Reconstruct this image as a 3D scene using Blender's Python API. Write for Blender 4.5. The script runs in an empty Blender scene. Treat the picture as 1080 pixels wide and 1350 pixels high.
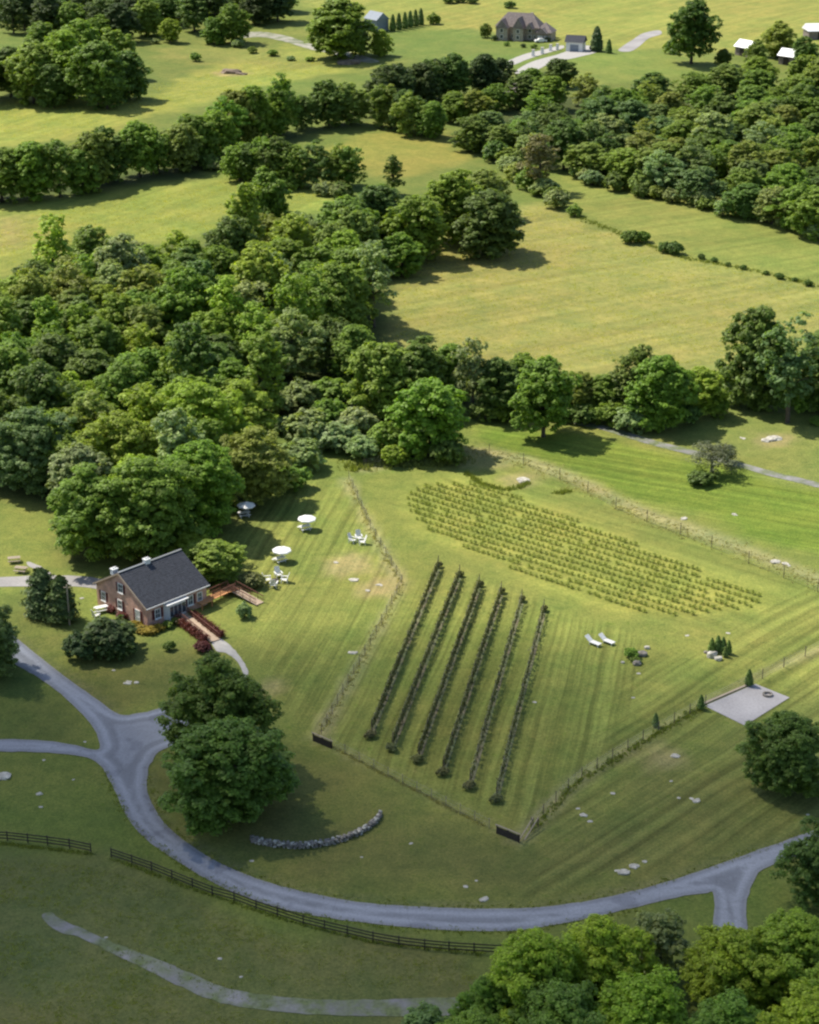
import bpy, math, random
import numpy as np
from mathutils import Vector, Matrix
from mathutils.geometry import delaunay_2d_cdt

S = bpy.context.scene
COL = S.collection
R_ = math.radians
# ------------------------------------------------------------------ camera
F_PX, PITCH, CAM_H = 2600.0, R_(23.0), 122.0
cam = bpy.data.cameras.new('camera'); co = bpy.data.objects.new('camera', cam); COL.objects.link(co)
cam.sensor_fit = 'VERTICAL'; cam.sensor_height = 24.0; cam.lens = 24.0 * F_PX / 1350.0
cam.clip_start = 1.0; cam.clip_end = 20000.0
co.location = (0, 0, CAM_H); co.rotation_euler = (math.pi / 2 - PITCH, 0, 0)
S.camera = co
# ------------------------------------------------------------------ light
SUN_EL, SUN_AZ = R_(54.0), R_(-56.0)          # azimuth from +Y towards +X of the direction TO the sun
to_sun = Vector((math.sin(SUN_AZ) * math.cos(SUN_EL), math.cos(SUN_AZ) * math.cos(SUN_EL), math.sin(SUN_EL)))
w = bpy.data.worlds.new('World'); S.world = w; w.use_nodes = True
wn = w.node_tree.nodes; wl = w.node_tree.links
sky = wn.new('ShaderNodeTexSky'); sky.sky_type = 'NISHITA'; sky.sun_disc = False
sky.sun_elevation = SUN_EL; sky.sun_rotation = SUN_AZ
wl.new(sky.outputs[0], wn['Background'].inputs[0]); wn['Background'].inputs[1].default_value = 0.130
sl = bpy.data.lights.new('sun', 'SUN'); so = bpy.data.objects.new('sun', sl); COL.objects.link(so)
sl.energy = 4.9; sl.angle = R_(0.6); sl.color = (1.0, 0.945, 0.83)
so.rotation_euler = to_sun.to_track_quat('Z', 'Y').to_euler(); so.location = (0, 0, 500)
S.view_settings.view_transform = 'Standard'; S.view_settings.look = 'None'
S.view_settings.gamma = 1.0; S.view_settings.exposure = 0.44
S.cycles.filter_width = 2.4
S.cycles.max_bounces = 5; S.cycles.diffuse_bounces = 3; S.cycles.transparent_max_bounces = 8

# ------------------------------------------------------------------ terrain and projection
def hgt(x, y):
    x = np.asarray(x, float); y = np.asarray(y, float)
    far = np.clip((y - 300) / 350, 0, 1) * np.exp(-np.clip(np.abs(x) - 300, 0, None) / 400)
    near = 0.35 * np.sin(x / 23 + 1.3) * np.sin(y / 31 + .4) + 0.25 * np.sin(x / 41 - y / 37)
    return near + far * (1.3 * np.sin(x / 47 + 2.1) * np.sin(y / 43 + .9) + 0.7 * np.sin(x / 29 + y / 35))
def ray(px, py):
    a = (px - 540.0) / F_PX; b = (675.0 - py) / F_PX
    return np.array([a, math.cos(PITCH) + b * math.sin(PITCH), -math.sin(PITCH) + b * math.cos(PITCH)])
def at(px, py, z=0.0):
    """world point on the terrain (plus z) seen at a pixel of the 1080x1350 photograph"""
    d = ray(px, py); h = 0.0
    for _ in range(6):
        t = (h + z - CAM_H) / d[2]; h = float(hgt(d[0] * t, d[1] * t))
    return Vector((d[0] * t, d[1] * t, h + z))
def pxm(p):
    """pixels per metre across the view at a world point"""
    return F_PX / (p[1] * math.cos(PITCH) + (CAM_H - p[2]) * math.sin(PITCH))
def project(x, y, z):
    dz = z - CAM_H
    zc = y * math.cos(PITCH) - dz * math.sin(PITCH); yc = y * math.sin(PITCH) + dz * math.cos(PITCH)
    return 540 + F_PX * x / zc, 675 - F_PX * yc / zc
def g(x, y, z=0.0): return Vector((x, y, float(hgt(x, y)) + z))
ROAD_EDGE = [(22, 842), (95, 899), (158, 942)]; ROAD_EDGE2 = [(194, 1025), (212, 1080), (290, 1138), (400, 1176), (540, 1195), (700, 1197), (850, 1171), (1000, 1121), (1180, 1058)]
rng = np.random.default_rng(11); random.seed(5)

# ------------------------------------------------------------------ materials
def new_mat(name):
    m = bpy.data.materials.new(name); m.use_nodes = True
    return m, m.node_tree.nodes, m.node_tree.links, m.node_tree.nodes['Principled BSDF']
def noise(N, L, scale, detail=4.0, vec=None, rough=.55):
    n = N.new('ShaderNodeTexNoise'); n.inputs['Scale'].default_value = scale; n.inputs['Detail'].default_value = detail
    n.inputs['Roughness'].default_value = rough
    if vec is not None: L.new(vec, n.inputs['Vector'])
    return n
def maprange(N, L, src, a, b, c, d):
    n = N.new('ShaderNodeMapRange'); L.new(src, n.inputs[0])
    for i, v in zip((1, 2, 3, 4), (a, b, c, d)): n.inputs[i].default_value = v
    return n.outputs[0]
def mul(N, L, a, b):
    n = N.new('ShaderNodeMix'); n.data_type = 'RGBA'; n.blend_type = 'MULTIPLY'; n.inputs[0].default_value = 1.0
    L.new(a, n.inputs[6])
    if hasattr(b, 'is_linked'): L.new(b, n.inputs[7])
    else: n.inputs[7].default_value = b
    return n.outputs[2]
def mat(name, col, rough=.8, var=.25, scale=3.0, bump=0.0, bscale=10.0, metal=0.0, spec=.3):
    m, N, L, B = new_mat(name)
    tc = N.new('ShaderNodeTexCoord')
    rgb = N.new('ShaderNodeRGB'); rgb.outputs[0].default_value = (*col, 1)
    n = noise(N, L, scale, 5, tc.outputs['Object'])
    v = maprange(N, L, n.outputs[0], .3, .7, 1 - var, 1 + var)
    L.new(mul(N, L, rgb.outputs[0], v), B.inputs['Base Color'])
    B.inputs['Roughness'].default_value = rough; B.inputs['Metallic'].default_value = metal
    B.inputs['Specular IOR Level'].default_value = spec
    if bump:
        bn = noise(N, L, bscale, 4, tc.outputs['Object']); bp = N.new('ShaderNodeBump')
        bp.inputs['Strength'].default_value = bump; bp.inputs['Distance'].default_value = .05
        L.new(bn.outputs[0], bp.inputs['Height']); L.new(bp.outputs[0], B.inputs['Normal'])
    return m
def foliage(name, trans=.42, fixed=None, vlo=.62, vhi=1.45):
    """leaf shader; tone comes from the object's own colour, each leaf varies a little"""
    m, N, L, B = new_mat(name)
    if fixed:
        c = N.new('ShaderNodeRGB'); c.outputs[0].default_value = (*fixed, 1); csrc = c.outputs[0]
    else:
        oi = N.new('ShaderNodeObjectInfo'); csrc = oi.outputs['Color']
    ge = N.new('ShaderNodeNewGeometry'); tc = N.new('ShaderNodeTexCoord')
    v = maprange(N, L, ge.outputs['Random Per Island'], 0, 1, vlo, vhi)
    c1 = mul(N, L, csrc, v)
    n = noise(N, L, .55, 2, tc.outputs['Object'])
    mx = N.new('ShaderNodeMix'); mx.data_type = 'RGBA'; mx.blend_type = 'MULTIPLY'
    L.new(maprange(N, L, n.outputs[0], .35, .7, 0, 1), mx.inputs[0]); L.new(c1, mx.inputs[6]); mx.inputs[7].default_value = (1.14, 1.13, .85, 1)
    B.inputs['Roughness'].default_value = .55; B.inputs['Specular IOR Level'].default_value = .22
    L.new(mx.outputs[2], B.inputs['Base Color'])
    tr = N.new('ShaderNodeBsdfTranslucent'); L.new(mul(N, L, mx.outputs[2], (1.5, 1.55, .5, 1)), tr.inputs[0])
    ms = N.new('ShaderNodeMixShader'); ms.inputs[0].default_value = trans
    L.new(B.outputs[0], ms.inputs[1]); L.new(tr.outputs[0], ms.inputs[2]); L.new(ms.outputs[0], N['Material Output'].inputs[0])
    return m
M = dict(
    leaf=foliage('leaves'),
    vineleaf=foliage('vine_leaves', .2, (.115, .118, .046)),
    younglf=foliage('young_vine_leaves', .25, (.235, .275, .06)),
    redleaf=foliage('barberry_leaves', .2, (.12, .036, .03)),
    yelleaf=foliage('yellow_leaves', .25, (.28, .21, .03)),
    pinkleaf=foliage('pink_blossom', .25, (.40, .22, .26)),
    drygrass=foliage('dry_grass', .25, (.36, .33, .17)),
    weed=foliage('weed_leaves', .3, (.19, .22, .06)),
    needle=foliage('needles', .1, None),
    bark=mat('bark', (.085, .068, .05), .95, .35, 4, .6, 12),
    post=mat('weathered_post', (.12, .095, .07), .9, .3, 6, .3, 20),
    palepost=mat('pale_timber', (.33, .27, .2), .85, .2, 6, .3, 20),
    darkwood=mat('dark_stained_wood', (.045, .036, .03), .8, .3, 5, .3, 15),
    deck=mat('orange_decking', (.50, .24, .10), .75, .2, 6, .2, 20),
    ramp=mat('sunbleached_decking', (.46, .35, .25), .8, .2, 6, .2, 20),
    redwood=mat('red_brown_rail', (.15, .06, .04), .75, .25, 6, .2, 20),
    white=mat('white_paint', (.72, .71, .68), .5, .15, 5),
    canvas=mat('white_canvas', (.78, .77, .74), .9, .05, 5),
    chrome=mat('grey_metal', (.35, .36, .37), .4, .1, 6, metal=.6),
    shutter=mat('maroon_shutter', (.10, .022, .025), .6, .15, 6),
    glass=mat('window_glass', (.05, .06, .075), .12, .15, 2, spec=.6),
    stone=mat('grey_stone', (.23, .205, .175), .9, .45, 2.2, .8, 6),
    lime=mat('pale_limestone', (.44, .41, .345), .9, .45, 1.8, .8, 5),
    brownstone=mat('brown_stone', (.20, .15, .11), .9, .4, 1.5, .8, 5),
    slate=mat('charcoal_shingle', (.047, .050, .060), .85, .35, 3, .4, 9),
    farroof=mat('grey_brown_shingle', (.20, .165, .15), .85, .25, 1.2, .4, 6),
    bluegrey=mat('blue_grey_roof', (.20, .23, .27), .6, .15, 1.5),
    whiteroof=mat('white_metal_roof', (.82, .82, .82), .45, .05, 2),
    tanwall=mat('tan_stone_wall', (.34, .29, .23), .9, .3, 1.5, .4, 6),
    wire=mat('galvanised_wire', (.30, .29, .27), .5, .1, 5, metal=.5),
    slab=mat('concrete_path', (.36, .34, .31), .9, .15, 1.2, .3, 8),
)
def brick_mat():
    m, N, L, B = new_mat('red_brick')
    tc = N.new('ShaderNodeTexCoord'); mp = N.new('ShaderNodeMapping'); L.new(tc.outputs['UV'], mp.inputs[0])
    b = N.new('ShaderNodeTexBrick'); L.new(mp.outputs[0], b.inputs['Vector'])
    b.inputs['Color1'].default_value = (.60, .315, .225, 1); b.inputs['Color2'].default_value = (.50, .26, .19, 1)
    b.inputs['Mortar'].default_value = (.52, .42, .35, 1); b.inputs['Scale'].default_value = 1.0
    b.inputs['Brick Width'].default_value = .42; b.inputs['Row Height'].default_value = .15; b.inputs['Mortar Size'].default_value = .014
    n = noise(N, L, .7, 5, tc.outputs['Object'])
    L.new(mul(N, L, b.outputs[0], maprange(N, L, n.outputs[0], .3, .7, .7, 1.3)), B.inputs['Base Color'])
    B.inputs['Roughness'].default_value = .9
    return m
M['brick'] = brick_mat()
def paved(name, col, var=.18, lanes=False, grassy=0):
    m, N, L, B = new_mat(name)
    tc = N.new('ShaderNodeTexCoord'); ob = tc.outputs['Object']
    rgb = N.new('ShaderNodeRGB'); rgb.outputs[0].default_value = (*col, 1)
    c = mul(N, L, rgb.outputs[0], maprange(N, L, noise(N, L, .12, 5, ob).outputs[0], .3, .7, 1 - var, 1 + var))
    c = mul(N, L, c, maprange(N, L, noise(N, L, 3.5, 5, ob, .7).outputs[0], .3, .7, .82, 1.18))
    if lanes:
        a = N.new('ShaderNodeAttribute'); a.attribute_name = 'edge'
        r = N.new('ShaderNodeValToRGB'); L.new(maprange(N, L, a.outputs['Fac'], 0, 6, 0, 1), r.inputs[0])
        e = r.color_ramp.elements; e[0].position = 0; e[0].color = (1.1, 1.05, .95, 1); e[1].position = 1; e[1].color = (1, 1, 1, 1)
        for p, k in ((.06, .92), (.13, 1.22), (.19, 1.3), (.27, .86), (.36, .78), (.45, 1.08), (.6, 1.0)):
            q = e.new(p); q.color = (k, k, k, 1)
        c = mul(N, L, c, r.outputs[0])
    if grassy:
        g_ = N.new('ShaderNodeMix'); g_.data_type = 'RGBA'; L.new(maprange(N, L, noise(N, L, .3, 5, ob, .6).outputs[0], .47 - .16 * grassy, .70 - .16 * grassy, 0, 1), g_.inputs[0]); L.new(c, g_.inputs[6])
        g2 = N.new('ShaderNodeRGB'); g2.outputs[0].default_value = (.115, .14, .05, 1); L.new(mul(N, L, g2.outputs[0], maprange(N, L, noise(N, L, 2.5, 4, ob).outputs[0], .3, .7, .7, 1.3)), g_.inputs[7]); c = g_.outputs[2]
    elif lanes:
        p_ = N.new('ShaderNodeMix'); p_.data_type = 'RGBA'; L.new(maprange(N, L, noise(N, L, .22, 2, ob, .4).outputs[0], .60, .63, 0, 1), p_.inputs[0]); p_.inputs[6].default_value = (1, 1, 1, 1); p_.inputs[7].default_value = (.80, .80, .82, 1); c = mul(N, L, c, p_.outputs[2])
        v_ = N.new('ShaderNodeTexVoronoi'); v_.feature = 'DISTANCE_TO_EDGE'; v_.inputs['Scale'].default_value = .16; L.new(ob, v_.inputs['Vector'])
        c = mul(N, L, c, maprange(N, L, v_.outputs['Distance'], 0, .012, .86, 1))
    L.new(c, B.inputs['Base Color']); B.inputs['Roughness'].default_value = .85
    bp = N.new('ShaderNodeBump'); bp.inputs['Strength'].default_value = .4; bp.inputs['Distance'].default_value = .03
    L.new(noise(N, L, 9, 4, ob).outputs[0], bp.inputs['Height']); L.new(bp.outputs[0], B.inputs['Normal'])
    return m
M['asphalt'] = paved('asphalt', (.19, .20, .226), .1, True)
M['gravel'] = paved('gravel', (.29, .27, .255), .2)
M['padgravel'] = paved('pad_gravel', (.33, .31, .305), .2)
M['dirt'] = paved('bare_soil', (.17, .14, .075), .25, False, .6)
M['track'] = paved('grassy_gravel', (.215, .205, .20), .2, False, .62)
M['oldlane'] = paved('worn_lane', (.30, .28, .22), .2, False, .3)

# ------------------------------------------------------------------ mesh and tagging helpers
def tag(o, label=None, cat=None, group=None, kind=None):
    if label and len(label.split()) > 16: print('LONG', label)
    if label: o['label'] = label
    if cat: o['category'] = cat
    if group: o['group'] = group
    if kind: o['kind'] = kind
    return o
def empty(name, loc, rz=0.0, label=None, cat=None, group=None):
    o = bpy.data.objects.new(name, None); COL.objects.link(o)
    o.location = loc; o.rotation_euler = (0, 0, rz); o.empty_display_size = .3
    return tag(o, label, cat, group)
def link(name, me, parent=None, loc=(0, 0, 0), rz=0.0):
    o = bpy.data.objects.new(name, me); COL.objects.link(o); o.parent = parent; o.location = loc; o.rotation_euler = (0, 0, rz)
    return o
def raw_mesh(name, V, Fq, mats, smooth=False, mi=None):
    me = bpy.data.meshes.new(name); V = np.asarray(V, np.float32)
    Fq = np.asarray(Fq, np.int32); k = Fq.shape[1]
    me.vertices.add(len(V)); me.vertices.foreach_set('co', V.ravel())
    me.loops.add(Fq.size); me.loops.foreach_set('vertex_index', Fq.ravel())
    me.polygons.add(len(Fq)); me.polygons.foreach_set('loop_start', np.arange(0, Fq.size, k, dtype=np.int32))
    me.polygons.foreach_set('loop_total', np.full(len(Fq), k, np.int32))
    if mi is not None: me.polygons.foreach_set('material_index', np.asarray(mi, np.int32))
    if smooth: me.polygons.foreach_set('use_smooth', np.ones(len(Fq), bool))
    for m in (mats if isinstance(mats, (list, tuple)) else [mats]): me.materials.append(m)
    me.update(calc_edges=True); me.validate()
    return me
class MB:
    def __init__(s): s.v = []; s.f = []; s.mi = []; s.m = 0
    def add(s, vs, fs):
        o = len(s.v); s.v += [tuple(v) for v in vs]; s.f += [tuple(i + o for i in f) for f in fs]; s.mi += [s.m] * len(fs)
    def box(s, c, size, rz=0.0, tilt=None):
        x, y, z = [d / 2 for d in size]
        vs = [Vector((a * x, b * y, e * z)) for e in (-1, 1) for b in (-1, 1) for a in (-1, 1)]
        mt = Matrix.Rotation(rz, 3, 'Z')
        if tilt: mt = mt @ Matrix.Rotation(tilt[1], 3, tilt[0])
        s.add([mt @ v + Vector(c) for v in vs], [(0, 2, 3, 1), (4, 5, 7, 6), (0, 1, 5, 4), (2, 6, 7, 3), (0, 4, 6, 2), (1, 3, 7, 5)])
    def bar(s, a, b, wd, ht):
        a = Vector(a); b = Vector(b); d = b - a; L = d.length; d.normalize()
        up = Vector((0, 0, 1)) if abs(d.z) < .95 else Vector((1, 0, 0))
        sd = d.cross(up).normalized(); u = sd.cross(d)
        vs = [p + sd * (i * wd / 2) + u * (j * ht / 2) for p in (a, b) for i, j in ((-1, -1), (1, -1), (1, 1), (-1, 1))]
        s.add(vs, [(3, 2, 1, 0), (4, 5, 6, 7), (0, 1, 5, 4), (1, 2, 6, 5), (2, 3, 7, 6), (3, 0, 4, 7)])
    def tube(s, pts, rad, n=7):
        pts = [Vector(p) for p in pts]; rows = []
        for i, p in enumerate(pts):
            d = (pts[min(i + 1, len(pts) - 1)] - pts[max(i - 1, 0)]).normalized()
            a = d.cross(Vector((.3, .95, .1))).normalized(); b = d.cross(a)
            rows.append([p + (a * math.cos(t) + b * math.sin(t)) * rad[i] for t in [2 * math.pi * k / n for k in range(n)]])
        fs = [(i * n + k, i * n + (k + 1) % n, (i + 1) * n + (k + 1) % n, (i + 1) * n + k) for i in range(len(pts) - 1) for k in range(n)]
        fs += [tuple(reversed(range(n))), tuple((len(pts) - 1) * n + k for k in range(n))]
        s.add([v for r in rows for v in r], fs)
    def build(s, name, m, parent=None, loc=(0, 0, 0), rz=0.0, smooth=False, uvbox=False):
        me = bpy.data.meshes.new(name); me.from_pydata(s.v, [], s.f)
        for q in (m if isinstance(m, (list, tuple)) else [m]): me.materials.append(q)
        me.polygons.foreach_set('material_index', s.mi)
        if smooth: me.polygons.foreach_set('use_smooth', [True] * len(s.f))
        if uvbox:
            uv = me.uv_layers.new(name='UVMap')
            for p in me.polygons:
                h = Vector((p.normal.y, -p.normal.x, 0)); h = h.normalized() if h.length > .01 else Vector((1, 0, 0))
                for li in p.loop_indices:
                    v = me.vertices[me.loops[li].vertex_index].co; uv.data[li].uv = (v.dot(h), v.z)
        me.update()
        return link(name, me, parent, loc, rz)
def copy_tree(o, parent=None):
    c = o.copy(); COL.objects.link(c); c.parent = parent
    for ch in [q for q in bpy.data.objects if q.parent == o]: copy_tree(ch, c)
    return c
def poly_sd(P, Q):
    """signed distance (inside negative) of points P (n,2) to polygon Q (m,2)"""
    Q = np.asarray(Q, float); d = np.full(len(P), 1e9); ins = np.zeros(len(P), bool)
    for i in range(len(Q)):
        a = Q[i]; b = Q[(i + 1) % len(Q)]; e = b - a; wv = P - a
        t = np.clip((wv @ e) / max(e @ e, 1e-9), 0, 1); d = np.minimum(d, np.hypot(*(wv - t[:, None] * e).T))
        c = (a[1] > P[:, 1]) != (b[1] > P[:, 1])
        if abs(e[1]) > 1e-12: ins ^= c & (P[:, 0] < e[0] * (P[:, 1] - a[1]) / e[1] + a[0])
    return np.where(ins, -d, d)
def line_d(P, Q):
    Q = np.asarray(Q, float); d = np.full(len(P), 1e9)
    for a, b in zip(Q[:-1], Q[1:]):
        e = b - a; wv = P - a; t = np.clip((wv @ e) / max(e @ e, 1e-9), 0, 1); d = np.minimum(d, np.hypot(*(wv - t[:, None] * e).T))
    return d
def w2(pts, z=0.0): return np.array([at(p[0], p[1], z)[:2] for p in pts])
def smooth_line(pts, n=6, closed=False):
    P = [np.array(p, float) for p in pts]; out = []; m = len(P)
    for i in range(m if closed else m - 1):
        if closed: p0, p1, p2, p3 = P[i - 1], P[i], P[(i + 1) % m], P[(i + 2) % m]
        else: p0, p1, p2, p3 = P[max(i - 1, 0)], P[i], P[i + 1], P[min(i + 2, m - 1)]
        for k in range(n):
            t = k / n; out.append(.5 * (2 * p1 + (p2 - p0) * t + (2 * p0 - 5 * p1 + 4 * p2 - p3) * t * t + (3 * p1 - p0 - 3 * p2 + p3) * t ** 3))
    if not closed: out.append(P[-1])
    return out
def step(d, wd): return np.clip(.5 - d / wd, 0, 1)

# ------------------------------------------------------------------ ground sheet
def axis(lo, hi, st, ext):
    a = list(np.arange(lo, hi + st / 2, st)); k = st
    while a[-1] < ext[1]: k *= 1.35; a.append(a[-1] + k)
    k = st
    while a[0] > ext[0]: k *= 1.35; a.insert(0, a[0] - k)
    return np.array(a)
gx = axis(-195, 195, 1.25, (-6000, 6000)); gy = axis(140, 840, 1.25, (-1500, 9000))
GX, GY = np.meshgrid(gx, gy); GP = np.stack([GX.ravel(), GY.ravel()], 1)
def wob(P, sc, seed):
    r = np.random.default_rng(seed); o = np.zeros(len(P))
    for k in range(5):
        a = r.uniform(0, 6.28); f = 1.7 ** k / sc; o += np.sin(P @ np.array([math.cos(a), math.sin(a)]) * f * 6.28 + r.uniform(0, 6.28)) / 1.5 ** k
    return o / 2.5
tint = np.tile(np.array([.135, .165, .040]), (len(GP), 1))
def paint(pts, col, soft=4.0, wv=3.0, k=1.0, seed=1, closed=True, width=2.0):
    global tint
    Q = w2(pts)
    d = poly_sd(GP, Q) if closed else line_d(GP, Q) - width
    d = d + wv * wob(GP, 25, seed)
    m = (step(d, soft) * k)[:, None]; tint = tint * (1 - m) + np.array(col) * m
    return m[:, 0]
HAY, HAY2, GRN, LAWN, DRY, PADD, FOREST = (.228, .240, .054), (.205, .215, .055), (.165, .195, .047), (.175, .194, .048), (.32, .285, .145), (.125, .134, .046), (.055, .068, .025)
paint([(-200, 192), (0, 192), (90, 185), (240, 145), (330, 118), (420, 100), (490, 88), (470, 70), (380, 60), (330, 70), (230, 105), (200, 130), (0, 130), (-200, 120)], HAY, 6, 4)
paint([(320, 85), (480, 92), (330, 50), (230, 60), (210, 75)], (.20, .20, .055), 10, 6, .8, 3)
paint([(-200, 380), (0, 370), (60, 340), (330, 300), (440, 270), (420, 240), (330, 225), (60, 260), (-200, 290)], (.210, .232, .052), 6, 4, 1, 4)
paint([(-80, 335), (60, 310), (20, 290), (-80, 300)], (.28, .22, .09), 14, 8, .6, 5)
paint([(500, 480), (520, 340), (690, 270), (720, 265), (790, 300), (1300, 405), (1300, 480), (960, 490), (700, 500)], (.232, .224, .066), 6, 3, 1, 6)
paint([(735, 225), (1300, 330), (1300, 390), (1080, 375), (900, 335), (790, 295), (720, 262)], (.185, .20, .050), 4, 2, 1, 7)
paint([(420, 200), (560, 150), (620, 210), (520, 240)], (.22, .21, .05), 6, 4, 1, 8)
paint([(400, -30), (1400, -30), (1400, 60), (900, 70), (740, 60), (620, 45), (400, 10)], (.230, .234, .058), 8, 4, 1, 9)
paint([(500, 40), (620, 38), (720, 55), (700, 95), (600, 85), (500, 80)], (.135, .175, .042), 6, 3, 1, 10)
paint([(330, 20), (480, 20), (480, 45), (330, 50)], (.16, .19, .045), 6, 3, 1, 11)
paint([(740, 75), (900, 62), (1000, 90), (760, 115)], (.165, .20, .048), 6, 3, 1, 12)
lawn = paint([(-60, 640), (60, 640), (420, 600), (640, 560), (800, 560), (1300, 640), (1300, 1080), (1000, 1120), (700, 1190), (400, 1170), (230, 1090), (200, 1000), (160, 940), (20, 840), (-60, 800)], LAWN, 4, 2, 1, 13)
paint([(610, 555), (760, 570), (1300, 690), (1300, 790), (1080, 730), (850, 660), (640, 580)], (.135, .185, .030), 4, 2, 1, 14)
paint([(770, 560), (1000, 530), (1300, 540), (1300, 650), (1080, 640), (900, 590)], (.175, .205, .055), 6, 5, .9, 15)
paint([(-200, 1120), (130, 1130), (400, 1230), (640, 1255), (640, 1500), (-200, 1500)], PADD, 5, 3, 1, 16)
paint([(-200, 1190), (90, 1180), (60, 1290), (-200, 1400)], (.108, .134, .048), 25, 10, .6, 17)
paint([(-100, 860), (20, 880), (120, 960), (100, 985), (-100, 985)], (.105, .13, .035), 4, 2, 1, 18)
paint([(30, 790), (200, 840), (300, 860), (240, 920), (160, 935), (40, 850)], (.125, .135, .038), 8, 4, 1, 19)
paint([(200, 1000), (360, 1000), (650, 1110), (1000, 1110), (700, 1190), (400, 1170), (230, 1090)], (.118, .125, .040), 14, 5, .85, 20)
paint([(700, 1180), (700, 1110), (850, 990), (1000, 960), (1300, 900), (1300, 1100), (1000, 1120)], (.128, .134, .042), 16, 5, .85, 22)  # darker olive tint paints overhead shade into the right lawn
paint([(530, 655), (560, 630), (640, 628), (720, 665), (900, 740), (1020, 783), (1000, 808), (820, 812), (700, 770), (590, 722), (540, 695)], (.258, .262, .062), 4, 1, .9, 21)
for i, (pts, wd, kk) in enumerate([
        ([(480, 618), (600, 590), (690, 605), (775, 640), (853, 678), (938, 708), (1033, 745), (1150, 790)], 1.6, .65),
        ([(458, 632), (490, 700), (530, 770), (500, 830), (460, 900), (420, 972)], .6, .8),
        ([(420, 975), (520, 1025), (650, 1090), (672, 1106)], .22, .55), ([(685, 1108), (760, 1030), (850, 975), (930, 925), (1010, 885), (1120, 840)], .5, .7)]):
    paint(pts, DRY, 1.8, .6, kk, 30 + i, False, wd)
paint(ROAD_EDGE, (.17, .165, .075), 1.5, .5, .7, 40, False, .5)
paint(ROAD_EDGE2, (.17, .165, .075), 1.5, .5, .7, 41, False, .5)
for i, (x, y, r) in enumerate([(305, 97, 6), (1020, 580, 3.5), (690, 632, 3), (640, 605, 5), (350, 905, 2), (870, 1000, 2.5), (460, 745, 4), (500, 775, 3)]):
    c = at(x, y); d = np.hypot(GP[:, 0] - c.x, GP[:, 1] - c.y) - r + 1.6 * wob(GP, 7, 60 + i); m = (step(d, 3) * .6)[:, None]
    tint = tint * (1 - m) + np.array((.33, .26, .13)) * m
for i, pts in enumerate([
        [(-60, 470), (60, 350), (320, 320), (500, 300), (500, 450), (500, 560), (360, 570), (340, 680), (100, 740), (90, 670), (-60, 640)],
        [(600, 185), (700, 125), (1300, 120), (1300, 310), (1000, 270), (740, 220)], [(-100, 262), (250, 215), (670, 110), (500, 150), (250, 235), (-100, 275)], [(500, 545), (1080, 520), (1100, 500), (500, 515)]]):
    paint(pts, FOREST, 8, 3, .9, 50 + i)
def mask(pts, soft=4.0, seed=2):
    return step(poly_sd(GP, w2(pts)) + 1.0 * wob(GP, 18, seed), soft)
mowA = mask([(300, 700), (420, 620), (470, 650), (535, 770), (585, 745), (730, 800), (860, 850), (820, 960), (700, 1090), (420, 975), (380, 940), (340, 860)], 3)
mowC = mask([(830, 880), (960, 840), (1080, 760), (1300, 760), (1300, 1080), (1000, 1110), (700, 1180), (690, 1110), (760, 1040)], 4, 3)
mowD = mask([(620, 560), (760, 570), (1300, 690), (1300, 770), (1080, 740), (850, 665), (640, 585)], 3, 4)
mowE = mask([(540, 640), (700, 600), (1080, 770), (960, 830), (820, 815), (700, 770), (545, 700), (470, 620)], 3, 5)
mowF = np.maximum(mask([(500, 480), (520, 340), (690, 270), (790, 300), (1300, 405), (1300, 480), (960, 490), (700, 500)], 6, 6), mask([(735, 225), (1300, 330), (1300, 390), (1080, 375), (900, 335), (790, 295)], 6, 7))
mowG = np.maximum(np.maximum(mask([(-200, 192), (90, 185), (330, 118), (490, 88), (470, 70), (330, 70), (200, 130), (-200, 130)], 6, 8), mask([(-200, 380), (60, 340), (440, 270), (420, 240), (330, 225), (-200, 290)], 6, 9)), mask([(400, -30), (1400, -30), (1400, 60), (740, 60), (400, 10)], 8, 10))
nx, ny = len(gx), len(gy); idx = np.arange(nx * ny).reshape(ny, nx)
quads = np.stack([idx[:-1, :-1], idx[:-1, 1:], idx[1:, 1:], idx[1:, :-1]], -1).reshape(-1, 4)
def stripe_dir(p, q):
    a = at(*p); b = at(*q); return math.atan2(b.y - a.y, b.x - a.x)
DA = stripe_dir((540, 980), (625, 775)); DC = stripe_dir((720, 1140), (1000, 960)); DD = stripe_dir((760, 600), (1000, 640)); DE = stripe_dir((545, 660), (960, 790)); DF_ = stripe_dir((560, 440), (1000, 360)); DG = stripe_dir((0, 175), (300, 105))
m, N, L, B = new_mat('grassland')
tc = N.new('ShaderNodeTexCoord'); ob = tc.outputs['Object']
ta = N.new('ShaderNodeAttribute'); ta.attribute_name = 'tint'; c = ta.outputs['Color']
def hue(c, sc, lo, hi, c1, c2, det=5, rough=.6):
    n = noise(N, L, sc, det, ob, rough); mx = N.new('ShaderNodeMix'); mx.data_type = 'RGBA'
    L.new(maprange(N, L, n.outputs[0], lo, hi, 0, 1), mx.inputs[0]); mx.inputs[6].default_value = (*c1, 1); mx.inputs[7].default_value = (*c2, 1)
    return mul(N, L, c, mx.outputs[2])
c = hue(c, .018, .35, .65, (.96, 1.05, .95), (1.06, .99, .98))
c = hue(c, .11, .3, .7, (.80, .89, .85), (1.2, 1.1, 1.12))
c = hue(c, .55, .3, .7, (.72, .79, .79), (1.28, 1.21, 1.21), 6, .8)
c = hue(c, 1.1, .60, .72, (1, 1, 1), (.66, .80, .62), 3, .6)
c = hue(c, .9, .64, .74, (1, 1, 1), (1.45, 1.3, 1.5), 4, .7)
c = hue(c, 3.2, .3, .7, (.64, .70, .70), (1.36, 1.29, 1.31), 4, .75)
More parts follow.
